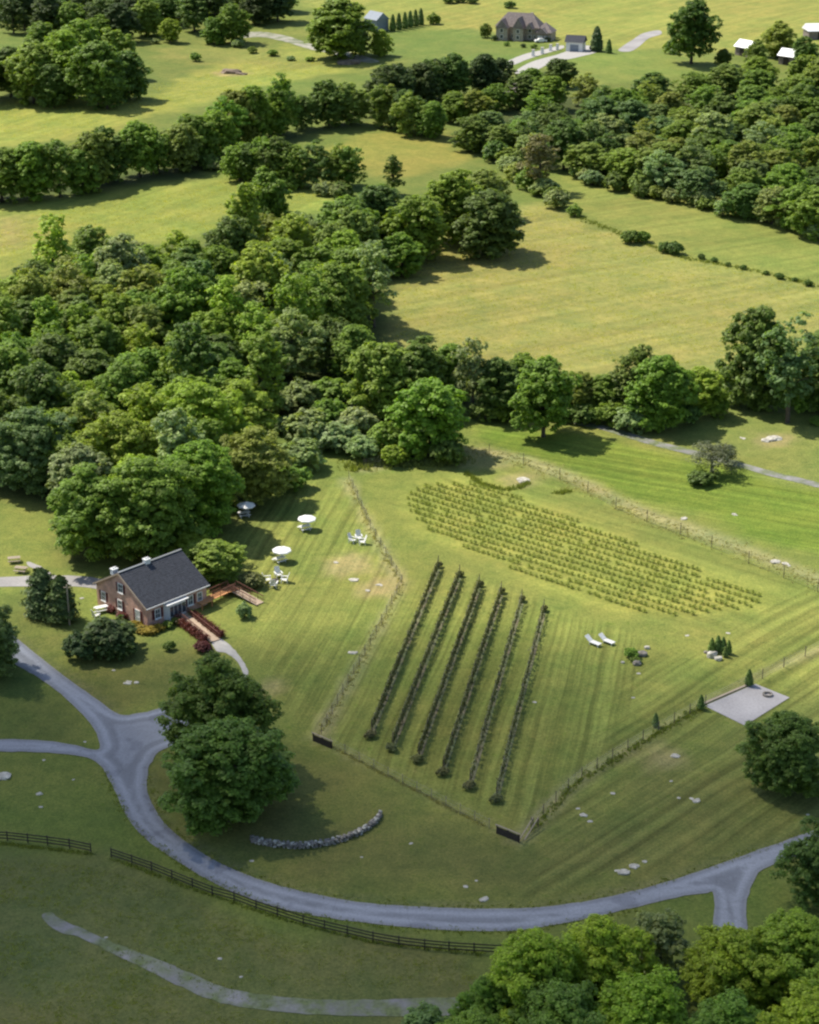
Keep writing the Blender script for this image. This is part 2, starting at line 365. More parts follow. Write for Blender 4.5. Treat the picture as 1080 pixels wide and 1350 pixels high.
for nm, ang, per, amp in (('mowA', DA, 1.05, .26), ('mowC', DC, .75, .28), ('mowD', DD, .55, .22), ('mowE', DE, .6, .14), ('mowF', DF_, .33, .13), ('mowG', DG, .3, .12)):
    at_ = N.new('ShaderNodeAttribute'); at_.attribute_name = nm
    wp = noise(N, L, .022, 2, ob); wv_ = N.new('ShaderNodeVectorMath'); wv_.operation = 'MULTIPLY_ADD'; L.new(wp.outputs['Color'], wv_.inputs[0]); wv_.inputs[1].default_value = (3.5, 3.5, 0); L.new(ob, wv_.inputs[2])
    mp = N.new('ShaderNodeMapping'); mp.vector_type = 'TEXTURE'; L.new(wv_.outputs[0], mp.inputs[0]); mp.inputs['Rotation'].default_value = (0, 0, ang)
    m2 = N.new('ShaderNodeMapping'); L.new(mp.outputs[0], m2.inputs[0]); m2.inputs['Scale'].default_value = (.012, per, 0)
    n = noise(N, L, 1.0, 3, m2.outputs[0], .65)
    v = maprange(N, L, n.outputs[0], .36, .64, 1 - amp, 1 + amp * 1.15)
    mx = N.new('ShaderNodeMix'); mx.data_type = 'RGBA'; L.new(at_.outputs['Fac'], mx.inputs[0]); mx.inputs[6].default_value = (1, 1, 1, 1); L.new(v, mx.inputs[7])
    c = mul(N, L, c, mx.outputs[2])
L.new(c, B.inputs['Base Color']); B.inputs['Roughness'].default_value = .95; B.inputs['Specular IOR Level'].default_value = .1
bp = N.new('ShaderNodeBump'); bp.inputs['Strength'].default_value = .8; bp.inputs['Distance'].default_value = .2
L.new(noise(N, L, 2.4, 6, ob, .75).outputs[0], bp.inputs['Height']); L.new(bp.outputs[0], B.inputs['Normal'])
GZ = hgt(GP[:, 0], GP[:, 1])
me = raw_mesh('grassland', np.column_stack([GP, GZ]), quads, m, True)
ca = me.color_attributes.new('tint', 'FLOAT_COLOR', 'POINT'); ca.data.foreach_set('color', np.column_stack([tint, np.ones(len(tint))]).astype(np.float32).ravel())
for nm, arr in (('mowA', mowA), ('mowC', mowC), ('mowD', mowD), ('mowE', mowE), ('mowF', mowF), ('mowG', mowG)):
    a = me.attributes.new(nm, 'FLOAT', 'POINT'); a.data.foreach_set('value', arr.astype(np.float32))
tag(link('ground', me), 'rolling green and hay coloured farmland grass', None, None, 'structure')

# ------------------------------------------------------------------ roads, paths, pads
def sheet(name, pts, mt, z=.04, label=None, sm=5, grid=1.5, edge=False, kind='structure', ragged=.13):
    pts = smooth_line(pts, sm, True) if sm else [np.array(p, float) for p in pts]
    Q = w2(pts); out = []
    for i in range(len(Q)):
        a, b = Q[i], Q[(i + 1) % len(Q)]; n = max(1, int(np.hypot(*(b - a)) / 1.5))
        out += [a + (b - a) * k / n for k in range(n)]
    Q = np.array(out)
    if sm: Q = Q + np.stack([wob(Q, 2.3, 3), wob(Q, 2.9, 4)], 1) * ragged
    xs = np.arange(Q[:, 0].min(), Q[:, 0].max(), grid); ys = np.arange(Q[:, 1].min(), Q[:, 1].max(), grid)
    A = np.stack(np.meshgrid(xs, ys), -1).reshape(-1, 2); A = A[poly_sd(A, Q) < -.35 * grid]
    if edge: A = np.concatenate([A + 0, ])
    vs = [Vector(q) for q in Q] + [Vector(q) for q in A]; n = len(Q)
    V, E, Fc, *_ = delaunay_2d_cdt(vs, [(i, (i + 1) % n) for i in range(n)], [], 1, 1e-4)
    me = bpy.data.meshes.new(name); P = np.array([v[:] for v in V])
    me.from_pydata([(p[0], p[1], float(hgt(p[0], p[1])) + z) for p in P], [], [tuple(f) for f in Fc]); me.materials.append(mt)
    me.polygons.foreach_set('use_smooth', [True] * len(me.polygons))
    if edge:
        a = me.attributes.new('edge', 'FLOAT', 'POINT'); a.data.foreach_set('value', np.clip(-poly_sd(P, Q), 0, 9).astype(np.float32))
    me.update()
    return tag(link(name, me), label, None, None, kind)
ROAD = [(-70, 775), (-20, 810), (22, 842), (55, 868), (95, 899), (130, 924), (158, 942), (182, 941), (208, 935), (245, 925), (250, 975), (215, 988), (200, 1004), (194, 1025), (197, 1052), (212, 1080), (240, 1107), (290, 1138), (340, 1159), (400, 1176), (470, 1189), (540, 1195), (620, 1198), (700, 1197), (770, 1189), (850, 1171), (930, 1146), (1000, 1121), (1065, 1098), (1180, 1058),
        (1180, 1092), (1085, 1117), (1045, 1131), (1006, 1146), (992, 1166), (984, 1195), (982, 1245), (942, 1245), (942, 1182), (928, 1178), (890, 1184), (840, 1196), (760, 1214), (690, 1226), (620, 1228), (540, 1223), (450, 1213), (380, 1200), (310, 1178), (250, 1146), (200, 1112), (170, 1080), (150, 1040), (139, 1018), (126, 1004), (100, 996), (50, 992), (0, 991), (-90, 990),
        (-90, 975), (0, 975), (60, 977), (100, 983), (126, 989), (132, 982), (125, 962), (110, 944), (80, 915), (50, 893), (25, 879), (-20, 850), (-70, 820)]
sheet('road', ROAD, M['asphalt'], .05, 'curving blue grey asphalt road with side turnings', 4, 1.0, True)
sheet('driveway', [(-80, 762), (0, 761), (60, 759), (110, 760), (150, 768), (150, 780), (110, 774), (60, 773), (0, 774), (-80, 776)], M['gravel'], .04, 'pale gravel drive running behind the brick house')
sheet('garden_path', [(40, 741), (62, 752), (70, 760), (62, 761), (50, 752), (36, 745)], M['gravel'], .035, 'short worn path from the grey picnic tables')
sheet('gravel_track', [(55, 1208), (68, 1203), (80, 1212), (110, 1225), (150, 1243), (200, 1262), (240, 1278), (290, 1300), (350, 1312), (420, 1318), (500, 1318), (600, 1316), (600, 1338), (500, 1340), (420, 1338), (350, 1332), (290, 1322), (240, 1302), (200, 1282), (150, 1258), (105, 1236), (75, 1228)], M['track'], .04, 'grassy gravel track in the dark paddock')
sheet('gravel_pad', [(929, 931), (996, 902), (1041, 920), (982, 957)], M['padgravel'], .06, 'square grey gravel pad beside two small junipers', 0)
sheet('concrete_path', [(278, 843), (290, 841), (305, 852), (318, 868), (327, 886), (326, 905), (320, 905), (321, 888), (312, 872), (300, 862), (286, 858)], M['slab'], .04, 'curved concrete path below the boardwalk')
sheet('far_driveway', [(678, 96), (700, 82), (735, 72), (772, 60), (788, 68), (760, 76), (725, 84), (700, 96)], M['slab'], .05, 'pale driveway in front of the grey roofed estate house')
sheet('far_driveway', [(668, 82), (690, 72), (715, 66), (740, 60), (742, 64), (715, 72), (694, 79), (676, 86)], M['slab'], .05, 'pale drive edged with white stone pillars')
sheet('far_lane', [(815, 66), (835, 52), (848, 44), (868, 40), (872, 45), (855, 51), (842, 62), (830, 68)], M['gravel'], .05, 'pale lane bending across the top hayfield')
sheet('country_lane', [(320, 44), (345, 42), (380, 48), (410, 58), (450, 66), (490, 77), (500, 82), (480, 82), (440, 72), (405, 64), (375, 55), (345, 49), (320, 50)], M['oldlane'], .05, 'narrow pale lane below the broad far tree')
sheet('farm_track', [(760, 556), (800, 562), (850, 577), (900, 590), (960, 605), (1020, 622), (1120, 646), (1120, 652), (1020, 629), (960, 612), (895, 596), (845, 583), (795, 567), (760, 560)], M['track'], .04, 'worn track running below the middle hedgerow')

# ------------------------------------------------------------------ foliage prototypes
def cards(C, Nn, size, r, asp=.62):
    """leaf cards: centres C, facing Nn, sizes"""
    n = len(C); Nn = Nn / np.maximum(np.linalg.norm(Nn, axis=1, keepdims=True), 1e-6)
    t = r.normal(size=(n, 3)); t -= (t * Nn).sum(1, keepdims=True) * Nn; t /= np.linalg.norm(t, axis=1, keepdims=True)
    b = np.cross(Nn, t); s = size[:, None] * .5
    V = np.stack([C - t * s * 1.25, C - b * s * asp * 1.4 + Nn * s * .18, C + t * s * 1.25, C + b * s * asp * 1.4 + Nn * s * .18], 1).reshape(-1, 3)
    return V, np.arange(4 * n).reshape(n, 4)
def unit(r, n):
    v = r.normal(size=(n, 3)); return v / np.linalg.norm(v, axis=1, keepdims=True)
def crown_pts(r, lobes, per_area, shell=(.7, 1.06), tuft=.34):
    """leaves gathered in tufts over every lobe, so that the crown shows sprays with gaps between"""
    C = []; Nn = []
    for (c, rad) in lobes:
        c = np.array(c); rad = np.array(rad); n = int(per_area * rad[0] * rad[2] * 12); m = max(6, int(rad[0] * rad[2] * 12 / (tuft * 3.0) ** 2 * 1.7))
        u = unit(r, m); u[:, 2] = np.where((u[:, 2] < -.25) & (r.random(m) < .6), -u[:, 2], u[:, 2])
        k = r.uniform(.72, 1.15, m)[:, None]; tc_ = c + u * rad * k; tr_ = r.uniform(.7, 1.3, m) * tuft
        j = r.integers(m, size=n); off = unit(r, n) * (r.random(n) ** .45)[:, None]; off[:, 2] = np.where((off[:, 2] < 0) & (r.random(n) < .5), -off[:, 2], off[:, 2])
        C.append(tc_[j] + off * tr_[j][:, None] * np.array([1.25, 1.25, .8])); Nn.append(u[j] * .35 + off * .75 + unit(r, n) * .5 + np.array([0, 0, .75]))
    return np.concatenate(C), np.concatenate(Nn)
def broad_lobes(r, R, zb, zt, n, rl=(.22, .36), shape=1.0, skew=0.0):
    """lobes over a dome that is widest in its lower half and uneven round its girth"""
    out = []; ph = r.uniform(0, 6.28, 3); top = r.uniform(.25, .45); tw = r.uniform(.30, .42)
    for i in range(n):
        t = ((i + .5) / n) ** 1.15; a = 2.399963 * i + r.uniform(-.5, .5)
        pr = (.70 + .30 * math.sin(min(t / tw, 1) * 1.5708)) if t < tw else top + (1 - top) * math.sqrt(max(0, 1 - ((t - tw) / (1 - tw)) ** 2.0))
        pr *= 1 + .17 * math.sin(2 * a + ph[0]) + .12 * math.sin(3 * a + ph[1] + 3 * t)
        lr = R * r.uniform(*rl); k = pr * r.uniform(.72, 1.0) - .20
        if t > .9: k *= r.uniform(.1, .9)
        out.append(((math.cos(a) * R * k, math.sin(a) * R * k, zb + lr * .5 + t * (zt - zb - lr * 1.2) * r.uniform(.93, 1.04)), (lr, lr, lr * r.uniform(.65, .9))))
    for i in range(max(4, n // 6)):
        a = r.uniform(0, 6.28); k = r.uniform(0, .4); lr = R * .40
        out.append(((math.cos(a) * R * k, math.sin(a) * R * k, zb + (zt - zb) * r.uniform(.3, .7)), (lr, lr, lr)))
    return out
def trunk_mesh(name, H, r0, limbs, r, spread, zs=(.3, .6)):
    b = MB(); lean = r.uniform(-.25, .25, 2)
    pts = [(0, 0, -.25), (0.02, 0, .35), (lean[0] * .5, lean[1] * .5, H * .35), (lean[0], lean[1], H * .62)]
    b.tube(pts, [r0 * 1.45, r0 * 1.05, r0 * .8, r0 * .42], 8)
    for i in range(limbs):
        a = 6.28 * i / limbs + r.uniform(-.4, .4); z0 = H * r.uniform(*zs); l = spread * r.uniform(.6, .95)
        p0 = (lean[0] * .6, lean[1] * .6, z0); p1 = (math.cos(a) * l * .5, math.sin(a) * l * .5, z0 + l * .35); p2 = (math.cos(a) * l, math.sin(a) * l, z0 + l * r.uniform(.5, .9))
        b.tube([p0, p1, p2], [r0 * .42, r0 * .28, r0 * .10], 6)
    o = b.build(name, M['bark'], smooth=True); me = o.data; bpy.data.objects.remove(o); return me
PROTO = {}
def proto(key, crown, leafmat, H, Rr, zc, trunk, name, part='crown'):
    V, Fq = crown; PROTO[key] = (raw_mesh(key + '_' + part, V, Fq, M[leafmat]), trunk, H, Rr, zc, name, part)
def mk_broad(key, seed, R, H, zb, n, dens, leaf, rl=(.22, .36), r0=.32, tuft=.5, shell=(.7, 1.06)):
    r = np.random.default_rng(seed); lb = broad_lobes(r, R, zb, H, n, rl)
    C, Nn = crown_pts(r, lb, dens, shell, tuft); keep = C[:, 2] > max(zb - .5, .1); C, Nn = C[keep], Nn[keep]; C[:, :2] *= R / np.quantile(np.hypot(C[:, 0], C[:, 1]), .965)
    proto(key, cards(C, Nn, r.uniform(leaf[0], leaf[1], len(C)), r), 'leaf', H, R, (zb + H) / 2, trunk_mesh(key + '_trunk', H, r0, 6, r, R * .75), 'broadleaf_tree')
for i in range(5): mk_broad('round%d' % i, 100 + i, 5.0, 11.5 + .5 * (i % 3), (.5, .3, 1.7, .3, .6)[i], 34 + 4 * i, 24, (.28, .50))
for i in range(3): mk_broad('near%d' % i, 200 + i, 5.0, 11.0 + i * .4, .5, 56 + 8 * i, 48, (.17, .33), (.18, .30), tuft=.42)
for i in range(2): mk_broad('tall%d' % i, 300 + i, 3.4, 14.5, 2.5, 26, 20, (.28, .5), (.28, .42), tuft=.45)
for i in range(2): mk_broad('airy%d' % i, 400 + i, 4.4, 14.0, 3.0, 20, 10, (.32, .56), (.20, .32), tuft=.45)
mk_broad('wispy0', 470, 5.0, 8.0, .5, 9, 7, (.22, .42), (.2, .34), tuft=.85)
for i in range(3): mk_broad('ragged%d' % i, 450 + i, 5.0, (12.5, 10.5, 13.0)[i], (.4, .2, .8)[i], (17, 22, 19)[i], 19, (.26, .48), (.24, .42), tuft=(.7, .38, .55)[i])
def mk_bush(key, seed, R, H, n, dens, leaf, mt='leaf', name='bush', trunk=True, part='foliage'):
    r = np.random.default_rng(seed); lb = []
    for i in range(n):
        a = 2.4 * i + r.uniform(-.5, .5); k = math.sqrt((i + .5) / n) * .72; lr = R * r.uniform(.32, .48)
        lb.append(((math.cos(a) * R * k, math.sin(a) * R * k, H * (.72 - .38 * k) * r.uniform(.75, 1.1)), (lr, lr, min(lr, H * .45))))
    C, Nn = crown_pts(r, lb, dens, tuft=R * .13); keep = C[:, 2] > .03; C, Nn = C[keep], Nn[keep]
    b = MB()
    for i in range(5):
        a = 1.26 * i; b.tube([(0, 0, -.1), (math.cos(a) * R * .25, math.sin(a) * R * .25, H * .35), (math.cos(a) * R * .5, math.sin(a) * R * .5, H * .7)], [.06, .04, .015], 5)
    o = b.build(key + '_stems', M['bark']); tm = o.data; bpy.data.objects.remove(o)
    proto(key, cards(C, Nn, r.uniform(leaf[0], leaf[1], len(C)), r), mt, H, R, H * .5, tm, name, part)
for i in range(3): mk_bush('bush%d' % i, 500 + i, 2.0, 2.7, 16, 40, (.22, .42))
mk_bush('smallbush', 510, .7, 1.0, 10, 260, (.10, .20))
mk_bush('redbush', 520, .8, .9, 12, 240, (.10, .18), 'redleaf', 'barberry_bush')
mk_bush('yelbush', 521, .8, .8, 12, 240, (.10, .18), 'yelleaf', 'yellow_shrub')
mk_bush('pinkbush', 522, .6, .9, 10, 260, (.09, .16), 'pinkleaf', 'flowering_bush')
def mk_conifer(key, seed, R, H, n, leaf, name='evergreen_tree', power=.8, ragged=.25):
    r = np.random.default_rng(seed); t = r.random(n) ** 1.25; a = r.uniform(0, 6.28, n)
    env = R * (1 - t) ** power * (1 - .35 * np.clip(.12 - t, 0, 1) / .12) * (1 + ragged * np.sin(a * 3 + t * 17) * np.sin(t * 41 + a)) + .06
    k = np.sqrt(r.uniform(.25, 1, n)); C = np.stack([np.cos(a) * env * k, np.sin(a) * env * k, .25 + t * (H - .3)], 1)
    Nn = np.stack([np.cos(a), np.sin(a), .55 + 0 * a], 1) + unit(r, n) * .6
    b = MB(); b.tube([(0, 0, -.2), (0, 0, H * .5), (0, 0, H * .93)], [R * .1, R * .06, .015], 7); o = b.build(key + '_trunk', M['bark'], smooth=True); tm = o.data; bpy.data.objects.remove(o)
    proto(key, cards(C, Nn, r.uniform(leaf[0], leaf[1], n), r, .45), 'needle', H, R, H * .45, tm, name)
mk_conifer('cedar0', 600, 2.4, 7.0, 6500, (.25, .5), 'evergreen_tree', .38, .55)
mk_conifer('cedar1', 601, 2.0, 6.5, 6000, (.25, .5), 'evergreen_tree', .42, .55)
mk_conifer('juniper', 602, .55, 2.2, 1500, (.12, .24), 'juniper_shrub', .7, .2)
mk_conifer('cypress', 603, 1.2, 6.0, 2200, (.3, .55), 'cypress_tree', .5, .15)
# ------------------------------------------------------------------ planting
TONE = {'mid': (.180, .262, .042), 'yel': (.245, .330, .044), 'dark': (.126, .188, .042), 'gry': (.245, .305, .125), 'olv': (.220, .268, .058), 'blu': (.155, .222, .075), 'lush': (.178, .272, .040), 'brn': (.20, .20, .09), 'brt': (.27, .365, .042), 'ash': (.135, .160, .09), 'drk': (.078, .118, .038)}  # brightest tone puts sunlight into the leaf colour of the near copse
TWORD = {'mid': 'mid green', 'yel': 'yellow green', 'dark': 'dark green', 'gry': 'grey green', 'olv': 'olive green', 'blu': 'bluish green', 'lush': 'lush green', 'brn': 'brownish', 'brt': 'bright green', 'ash': 'ash grey', 'drk': 'very dark green'}
PLANTS = []                                     # (x, y, R)
def plant(key, p, sc, tone, label, cat='tree', group=None, zs=1.0, jit=.12):
    cm, tm, H, Rr, zc, name, part = PROTO[key]
    e = empty(name, (p[0], p[1], float(hgt(p[0], p[1]))), rng.uniform(0, 6.28), label, cat, group)
    e.scale = (sc, sc, sc * zs)
    c = link(part, cm, e); t = link('stems' if part == 'foliage' else 'trunk', tm, e)
    k = np.array(TONE.get(tone, (.07, .1, .02))) * rng.uniform(1 - jit, 1 + jit) * np.array([rng.uniform(.9, 1.1), 1, rng.uniform(.85, 1.15)])
    c.color = (*k, 1)
    PLANTS.append((p[0], p[1], Rr * sc)); return e
def crown_at(key, cx, cy, wpx, zs=1.0):
    """foot of a plant whose crown centre shows at a pixel with a given crown width"""
    _, _, H, Rr, zc, _, _ = PROTO[key]; p = at(cx, cy)
    for _ in range(4):
        sc = wpx / 2 / pxm(p) / Rr; q = at(cx, cy, zc * sc * zs); p = Vector((q.x, q.y, q.z))
    return q, sc
def T(key, cx, cy, wpx, tone, label, zs=1.0, cat='tree', group=None):
    p, sc = crown_at(key, cx, cy, wpx, zs); return plant(key, p, sc, tone, label, cat, group, zs)
# hand placed, nearest first
NEARG = 'broad trees at the foot of the road bend'
T('near0', 284, 938, 142, 'dark', 'large round green tree behind its twin inside the road bend', 1.0)
T('near2', 300, 1016, 160, 'dark', 'largest round green tree standing inside the road bend, nearest of the pair', .76)
T('near2', 1038, 992, 104, 'dark', 'dark green round tree beside the gravel pad', .95)
T('near0', 1105, 1135, 120, 'dark', 'dark tree at the right picture edge over the road')
T('near1', -18, 840, 90, 'blu', 'bluish tree overhanging the upper left end of the road')
FG = 'trees in the near right copse'
for k, (key, x, y, wd, tn, lb) in enumerate([
        ('near2', 705, 1285, 135, 'brt', 'yellow green tree at the left side of the near copse'),
        ('near0', 790, 1262, 140, 'brt', 'broad yellow green tree left of the pointed grey green tree'),
        ('ragged2', 872, 1236, 92, 'gry', 'pointed grey green tree rising from the near copse below the road'),
        ('near1', 965, 1272, 140, 'brt', 'bright tree just below the road turning in the near copse'),
        ('near2', 1052, 1255, 140, 'brt', 'bright tree right of the road turning in the near copse'),
        ('near0', 1110, 1310, 140, 'brt', 'bright tree at the right edge of the near copse'),
        ('near1', 740, 1352, 150, 'mid', 'mid green tree low in the near copse'),
        ('near2', 850, 1345, 150, 'brt', 'yellow green tree at the bottom middle of the near copse'),
        ('near0', 960, 1365, 150, 'lush', 'mid green tree at the bottom right of the near copse'),
        ('near1', 1060, 1375, 160, 'brt', 'bright tree in the bottom corner of the near copse'),
        ('near0', 640, 1322, 90, 'lush', 'small green tree at the left end of the near copse'),
        ('bush1', 560, 1345, 70, 'blu', 'bluish bush beside the gravel track end'),
        ('near2', 630, 1375, 110, 'mid', 'mid green tree at the bottom left of the near copse')]):
    T(key, x, y + 8, wd * .93, tn, lb, rng.uniform(.85, 1.0), 'bush' if key[:4] == 'bush' else 'tree', FG)
# house surroundings
T('round0', 283, 738, 78, 'olv', 'olive green tree behind the right corner of the brick house', .62)
T('round1', 248, 722, 60, 'yel', 'light green tree directly behind the slate roof', .6)
EV = 'dark evergreens by the brick house'
T('cedar0', 55, 783, 46, 'drk', 'left dark evergreen of the pair by the gravel drive', 1, 'evergreen', EV)
T('cedar1', 80, 792, 40, 'drk', 'right dark evergreen of the pair beside the grey pole', 1, 'evergreen', EV)
T('bush0', 142, 838, 70, 'drk', 'large dark bush against the brick gable end', 1.0, 'bush', EV)
T('bush1', 108, 852, 46, 'drk', 'dark bush at the left of the large gable bush', 1.1, 'bush', EV)
T('bush2', 152, 852, 50, 'drk', 'low dark bush below the large gable bush', .9, 'bush', EV)
T('bush1', 322, 805, 20, 'gry', 'small pale sapling under the wooden ramp end', 1.5, 'bush')
T('bush2', 333, 764, 30, 'brn', 'brown leaved bush behind the wooden ramp', 1.0, 'bush')
T('smallbush', 223, 851, 16, 'dark', 'little round bush alone on the house lawn', 1.2, 'bush')
# middle hedgerow and its neighbours
MG = 'trees of the hedgerow below the tan hayfield'
for key, x, y, wd, tn, zs, lb in [
        ('round2', 718, 517, 84, 'mid', 1.05, 'lone round tree casting a shadow in front of the middle hedgerow'),
        ('round0', 568, 548, 96, 'lush', .95, 'round lush tree at the right front corner of the woodland'),
        ('round3', 508, 500, 92, 'mid', 1.0, 'mid green tree at the woodland end of the middle hedgerow'),
        ('round1', 552, 495, 84, 'dark', 1.0, 'dark tree behind the lush woodland corner tree'),
        ('airy0', 624, 483, 56, 'gry', 1.25, 'tall thin grey green tree in the middle hedgerow'),
        ('round4', 592, 490, 64, 'mid', 1.0, 'green tree left of the tall thin hedgerow tree'),
        ('round2', 655, 505, 66, 'dark', 1.0, 'dark tree right of the tall thin hedgerow tree'),
        ('round3', 692, 500, 62, 'mid', .95, 'green tree just behind the lone shadow casting tree'),
        ('round0', 758, 518, 56, 'olv', .9, 'olive tree right of the lone shadow casting tree'),
        ('round1', 795, 520, 52, 'mid', .9, 'small green tree left of the big mid hedgerow tree'),
        ('tall1', 838, 495, 56, 'dark', .85, 'tall dark tree at the middle of the hedgerow below the hayfield'),
        ('round4', 872, 515, 88, 'mid', .95, 'broad green tree right of the tall dark hedgerow tree'),
        ('round2', 925, 512, 62, 'yel', .85, 'light green tree left of the pale hedgerow bush'),
        ('round1', 998, 470, 92, 'dark', 1.25, 'tall dark tree at the right end of the hayfield hedgerow'),
        ('airy1', 1045, 470, 84, 'blu', 1.15, 'bluish airy tree beside the tall dark end tree'),
        ('round3', 1100, 480, 96, 'dark', 1.1, 'dark tree cut by the right edge in the hayfield hedgerow'),
        ('round0', 1160, 485, 96, 'mid', 1.1, 'green tree beyond the right edge in the hayfield hedgerow')]:
    T(key, x, y, wd, tn, lb, zs, 'tree', MG)
BG = 'bushes under the middle hedgerow'
for i, (x, y, wd, tn) in enumerate([(640, 540, 40, 'dark'), (670, 540, 44, 'mid'), (768, 545, 40, 'dark'), (805, 545, 44, 'mid'), (832, 552, 46, 'gry'), (868, 552, 44, 'mid'), (905, 545, 40, 'dark'), (940, 535, 40, 'mid'), (975, 518, 46, 'gry'), (1010, 525, 44, 'dark'), (1050, 525, 48, 'mid'), (1090, 530, 48, 'dark'), (955, 500, 34, 'olv'), (735, 540, 36, 'dark')]):
    T('bush%d' % (i % 3), x, y, wd, tn, '%s bush %s' % (TWORD[tn], ['under the tall thin hedgerow tree', 'left of the lone shadow casting tree', 'right of the lone shadow casting tree', 'below the small green hedgerow tree', 'at the foot of the tall dark mid hedgerow tree', 'at the foot of the broad hedgerow tree', 'right of the broad hedgerow tree', 'under the light green hedgerow tree', 'the palest, in front of the tall dark end tree', 'under the tall dark end tree', 'under the bluish airy tree', 'at the right edge under the hedgerow', 'in a dip left of the tall dark end tree', 'behind the lone tree shadow'][i]), 1.0, 'bush', BG)
T('wispy0', 940, 602, 76, 'ash', 'scraggly spreading grey green tree alone on the right pasture', .72)
T('airy1', 960, 596, 30, 'ash', 'thin half bare tree growing out of the scraggly spreading tree', .55)
T('bush2', 925, 630, 34, 'dark', 'small dark bush below the scraggly grey tree', .8, 'bush')
T('bush1', 1078, 555, 20, 'mid', 'little bush at right edge of the pasture under the hedgerow', .8, 'bush')
# woodland edge shrubs near the vineyard
SG = 'pale shrubs at the woodland edge above the vineyard'
for i, (x, y, wd, tn) in enumerate([(405, 565, 62, 'gry'), (442, 575, 56, 'gry'), (478, 590, 44, 'gry'), (395, 600, 60, 'gry'), (432, 545, 50, 'mid'), (470, 555, 50, 'gry'), (510, 575, 50, 'mid'), (545, 592, 40, 'yel'), (590, 595, 46, 'dark'), (360, 470 + 60, 50, 'gry'), (400, 520, 46, 'gry'), (438, 515, 52, 'mid'), (520, 600, 34, 'yel'), (385, 630, 44, 'mid'), (370, 560, 30, 'gry')]):
    T('bush%d' % (i % 3), x, y, wd, tn, '%s %s shrub, %s along the woodland edge shrubs' % (['plump', 'rounded', 'spreading'][i % 3], TWORD[tn], ['sixth', 'tenth', 'twelfth', 'fourth', 'seventh', 'eleventh', 'thirteenth', 'fifteenth', 'last', 'first', 'fifth', 'eighth', 'fourteenth', 'third', 'second'][i]), rng.uniform(.9, 1.2), 'shrub', SG)
# group right of woodland
WG = 'big trees at the upper right of the woodland'
for key, x, y, wd, tn, zs, lb in [
        ('round4', 646, 292, 92, 'dark', .8, 'large dark round tree at the left corner of the tan hayfield'),
        ('round1', 598, 272, 84, 'mid', .95, 'tree left of the large dark hayfield corner tree'),
        ('round2', 640, 252, 66, 'olv', .8, 'olive tree behind the large dark hayfield corner tree'),
        ('round0', 548, 300, 84, 'mid', .9, 'mid green tree left of the hayfield corner group'),
        ('round3', 500, 285, 82, 'dark', .95, 'dark tree in the middle of the upper right woodland group'),
        ('round2', 455, 300, 84, 'mid', .9, 'mid green tree at left of the upper right woodland group'),
        ('round1', 352, 268, 66, 'mid', 1.15, 'tall tree standing above the woodland top edge'),
        ('tall0', 518, 226, 28, 'dark', .9, 'narrow dark tree above the woodland group'),
        ('airy0', 492, 360, 70, 'gry', 1.1, 'thin see through tree at the left end of the tan hayfield'),
        ('round0', 530, 335, 60, 'mid', .8, 'small tree at the upper left corner of the tan hayfield')]:
    T(key, x, y, wd, tn, lb, zs, 'tree', WG)
# woodland fronts by the house
HG = 'tall trees behind the brick house'
for key, x, y, wd, tn, zs, lb in [
        ('near0', 115, 672, 112, 'mid', 1.0, 'broad tree with low skirts left behind the brick house'),
        ('near1', 192, 668, 128, 'mid', 1.0, 'largest tree directly behind the brick house'),
        ('near2', 262, 640, 112, 'lush', 1.0, 'lush tree right of the largest tree behind the house'),
        ('near0', 335, 612, 98, 'olv', .95, 'olive tree shading the white umbrella table'),
        ('near1', 160, 600, 110, 'yel', 1.0, 'light green tree above the trees behind the house'),
        ('near2', 262, 560, 112, 'yel', .95, 'bright yellow green tree in the front of the woodland'),
        ('near0', 318, 545, 92, 'yel', .9, 'bright yellow green tree right of its broader neighbour'),
        ('near1', 40, 590, 104, 'blu', 1.0, 'bluish tree at the left edge above the side lawn')]:
    T(key, x, y, wd, tn, lb, zs, 'tree', HG)
ORD = ['first', 'second', 'third', 'fourth', 'fifth', 'sixth', 'seventh', 'eighth', 'ninth', 'tenth', 'eleventh', 'twelfth', 'thirteenth', 'fourteenth', 'fifteenth', 'sixteenth', 'seventeenth', 'eighteenth', 'nineteenth', 'twentieth']
def wood(poly, Rr, keys, tones, phrase, group, sep=.72, tries=4000, lim=140, per=9, zsr=(.9, 1.12)):
    Q = w2(poly, 6.0); lo = Q.min(0); hi = Q.max(0); got = []
    for _ in range(tries):
        if len(got) >= lim: break
        p = rng.uniform(lo, hi)
        if poly_sd(p[None], Q)[0] > 0: continue
        R = rng.uniform(*Rr)
        if any((p[0] - a) ** 2 + (p[1] - b) ** 2 < (sep * (R + c)) ** 2 for a, b, c in PLANTS): continue
        got.append((p, R)); PLANTS.append((p[0], p[1], R))
    got.sort(key=lambda t: t[0][1]); ranks = [got[i:i + per] for i in range(0, len(got), per)]
    for ri, rk in enumerate(ranks):
        rk.sort(key=lambda t: t[0][0] / t[0][1])
        for k, (p, R) in enumerate(rk):
            key = keys[rng.integers(len(keys))]; tn = tones[rng.integers(len(tones))]
            lb = '%s tree, %s from left in the %s rank of %s' % (TWORD[tn], ORD[k], 'front' if ri == 0 else ORD[min(ri, 19)], phrase)
            plant(key, p, R / (5 if key[:4] in ('tall', 'airy') else PROTO[key][3]), tn, lb, 'tree', group, rng.uniform(*zsr)); PLANTS.pop()
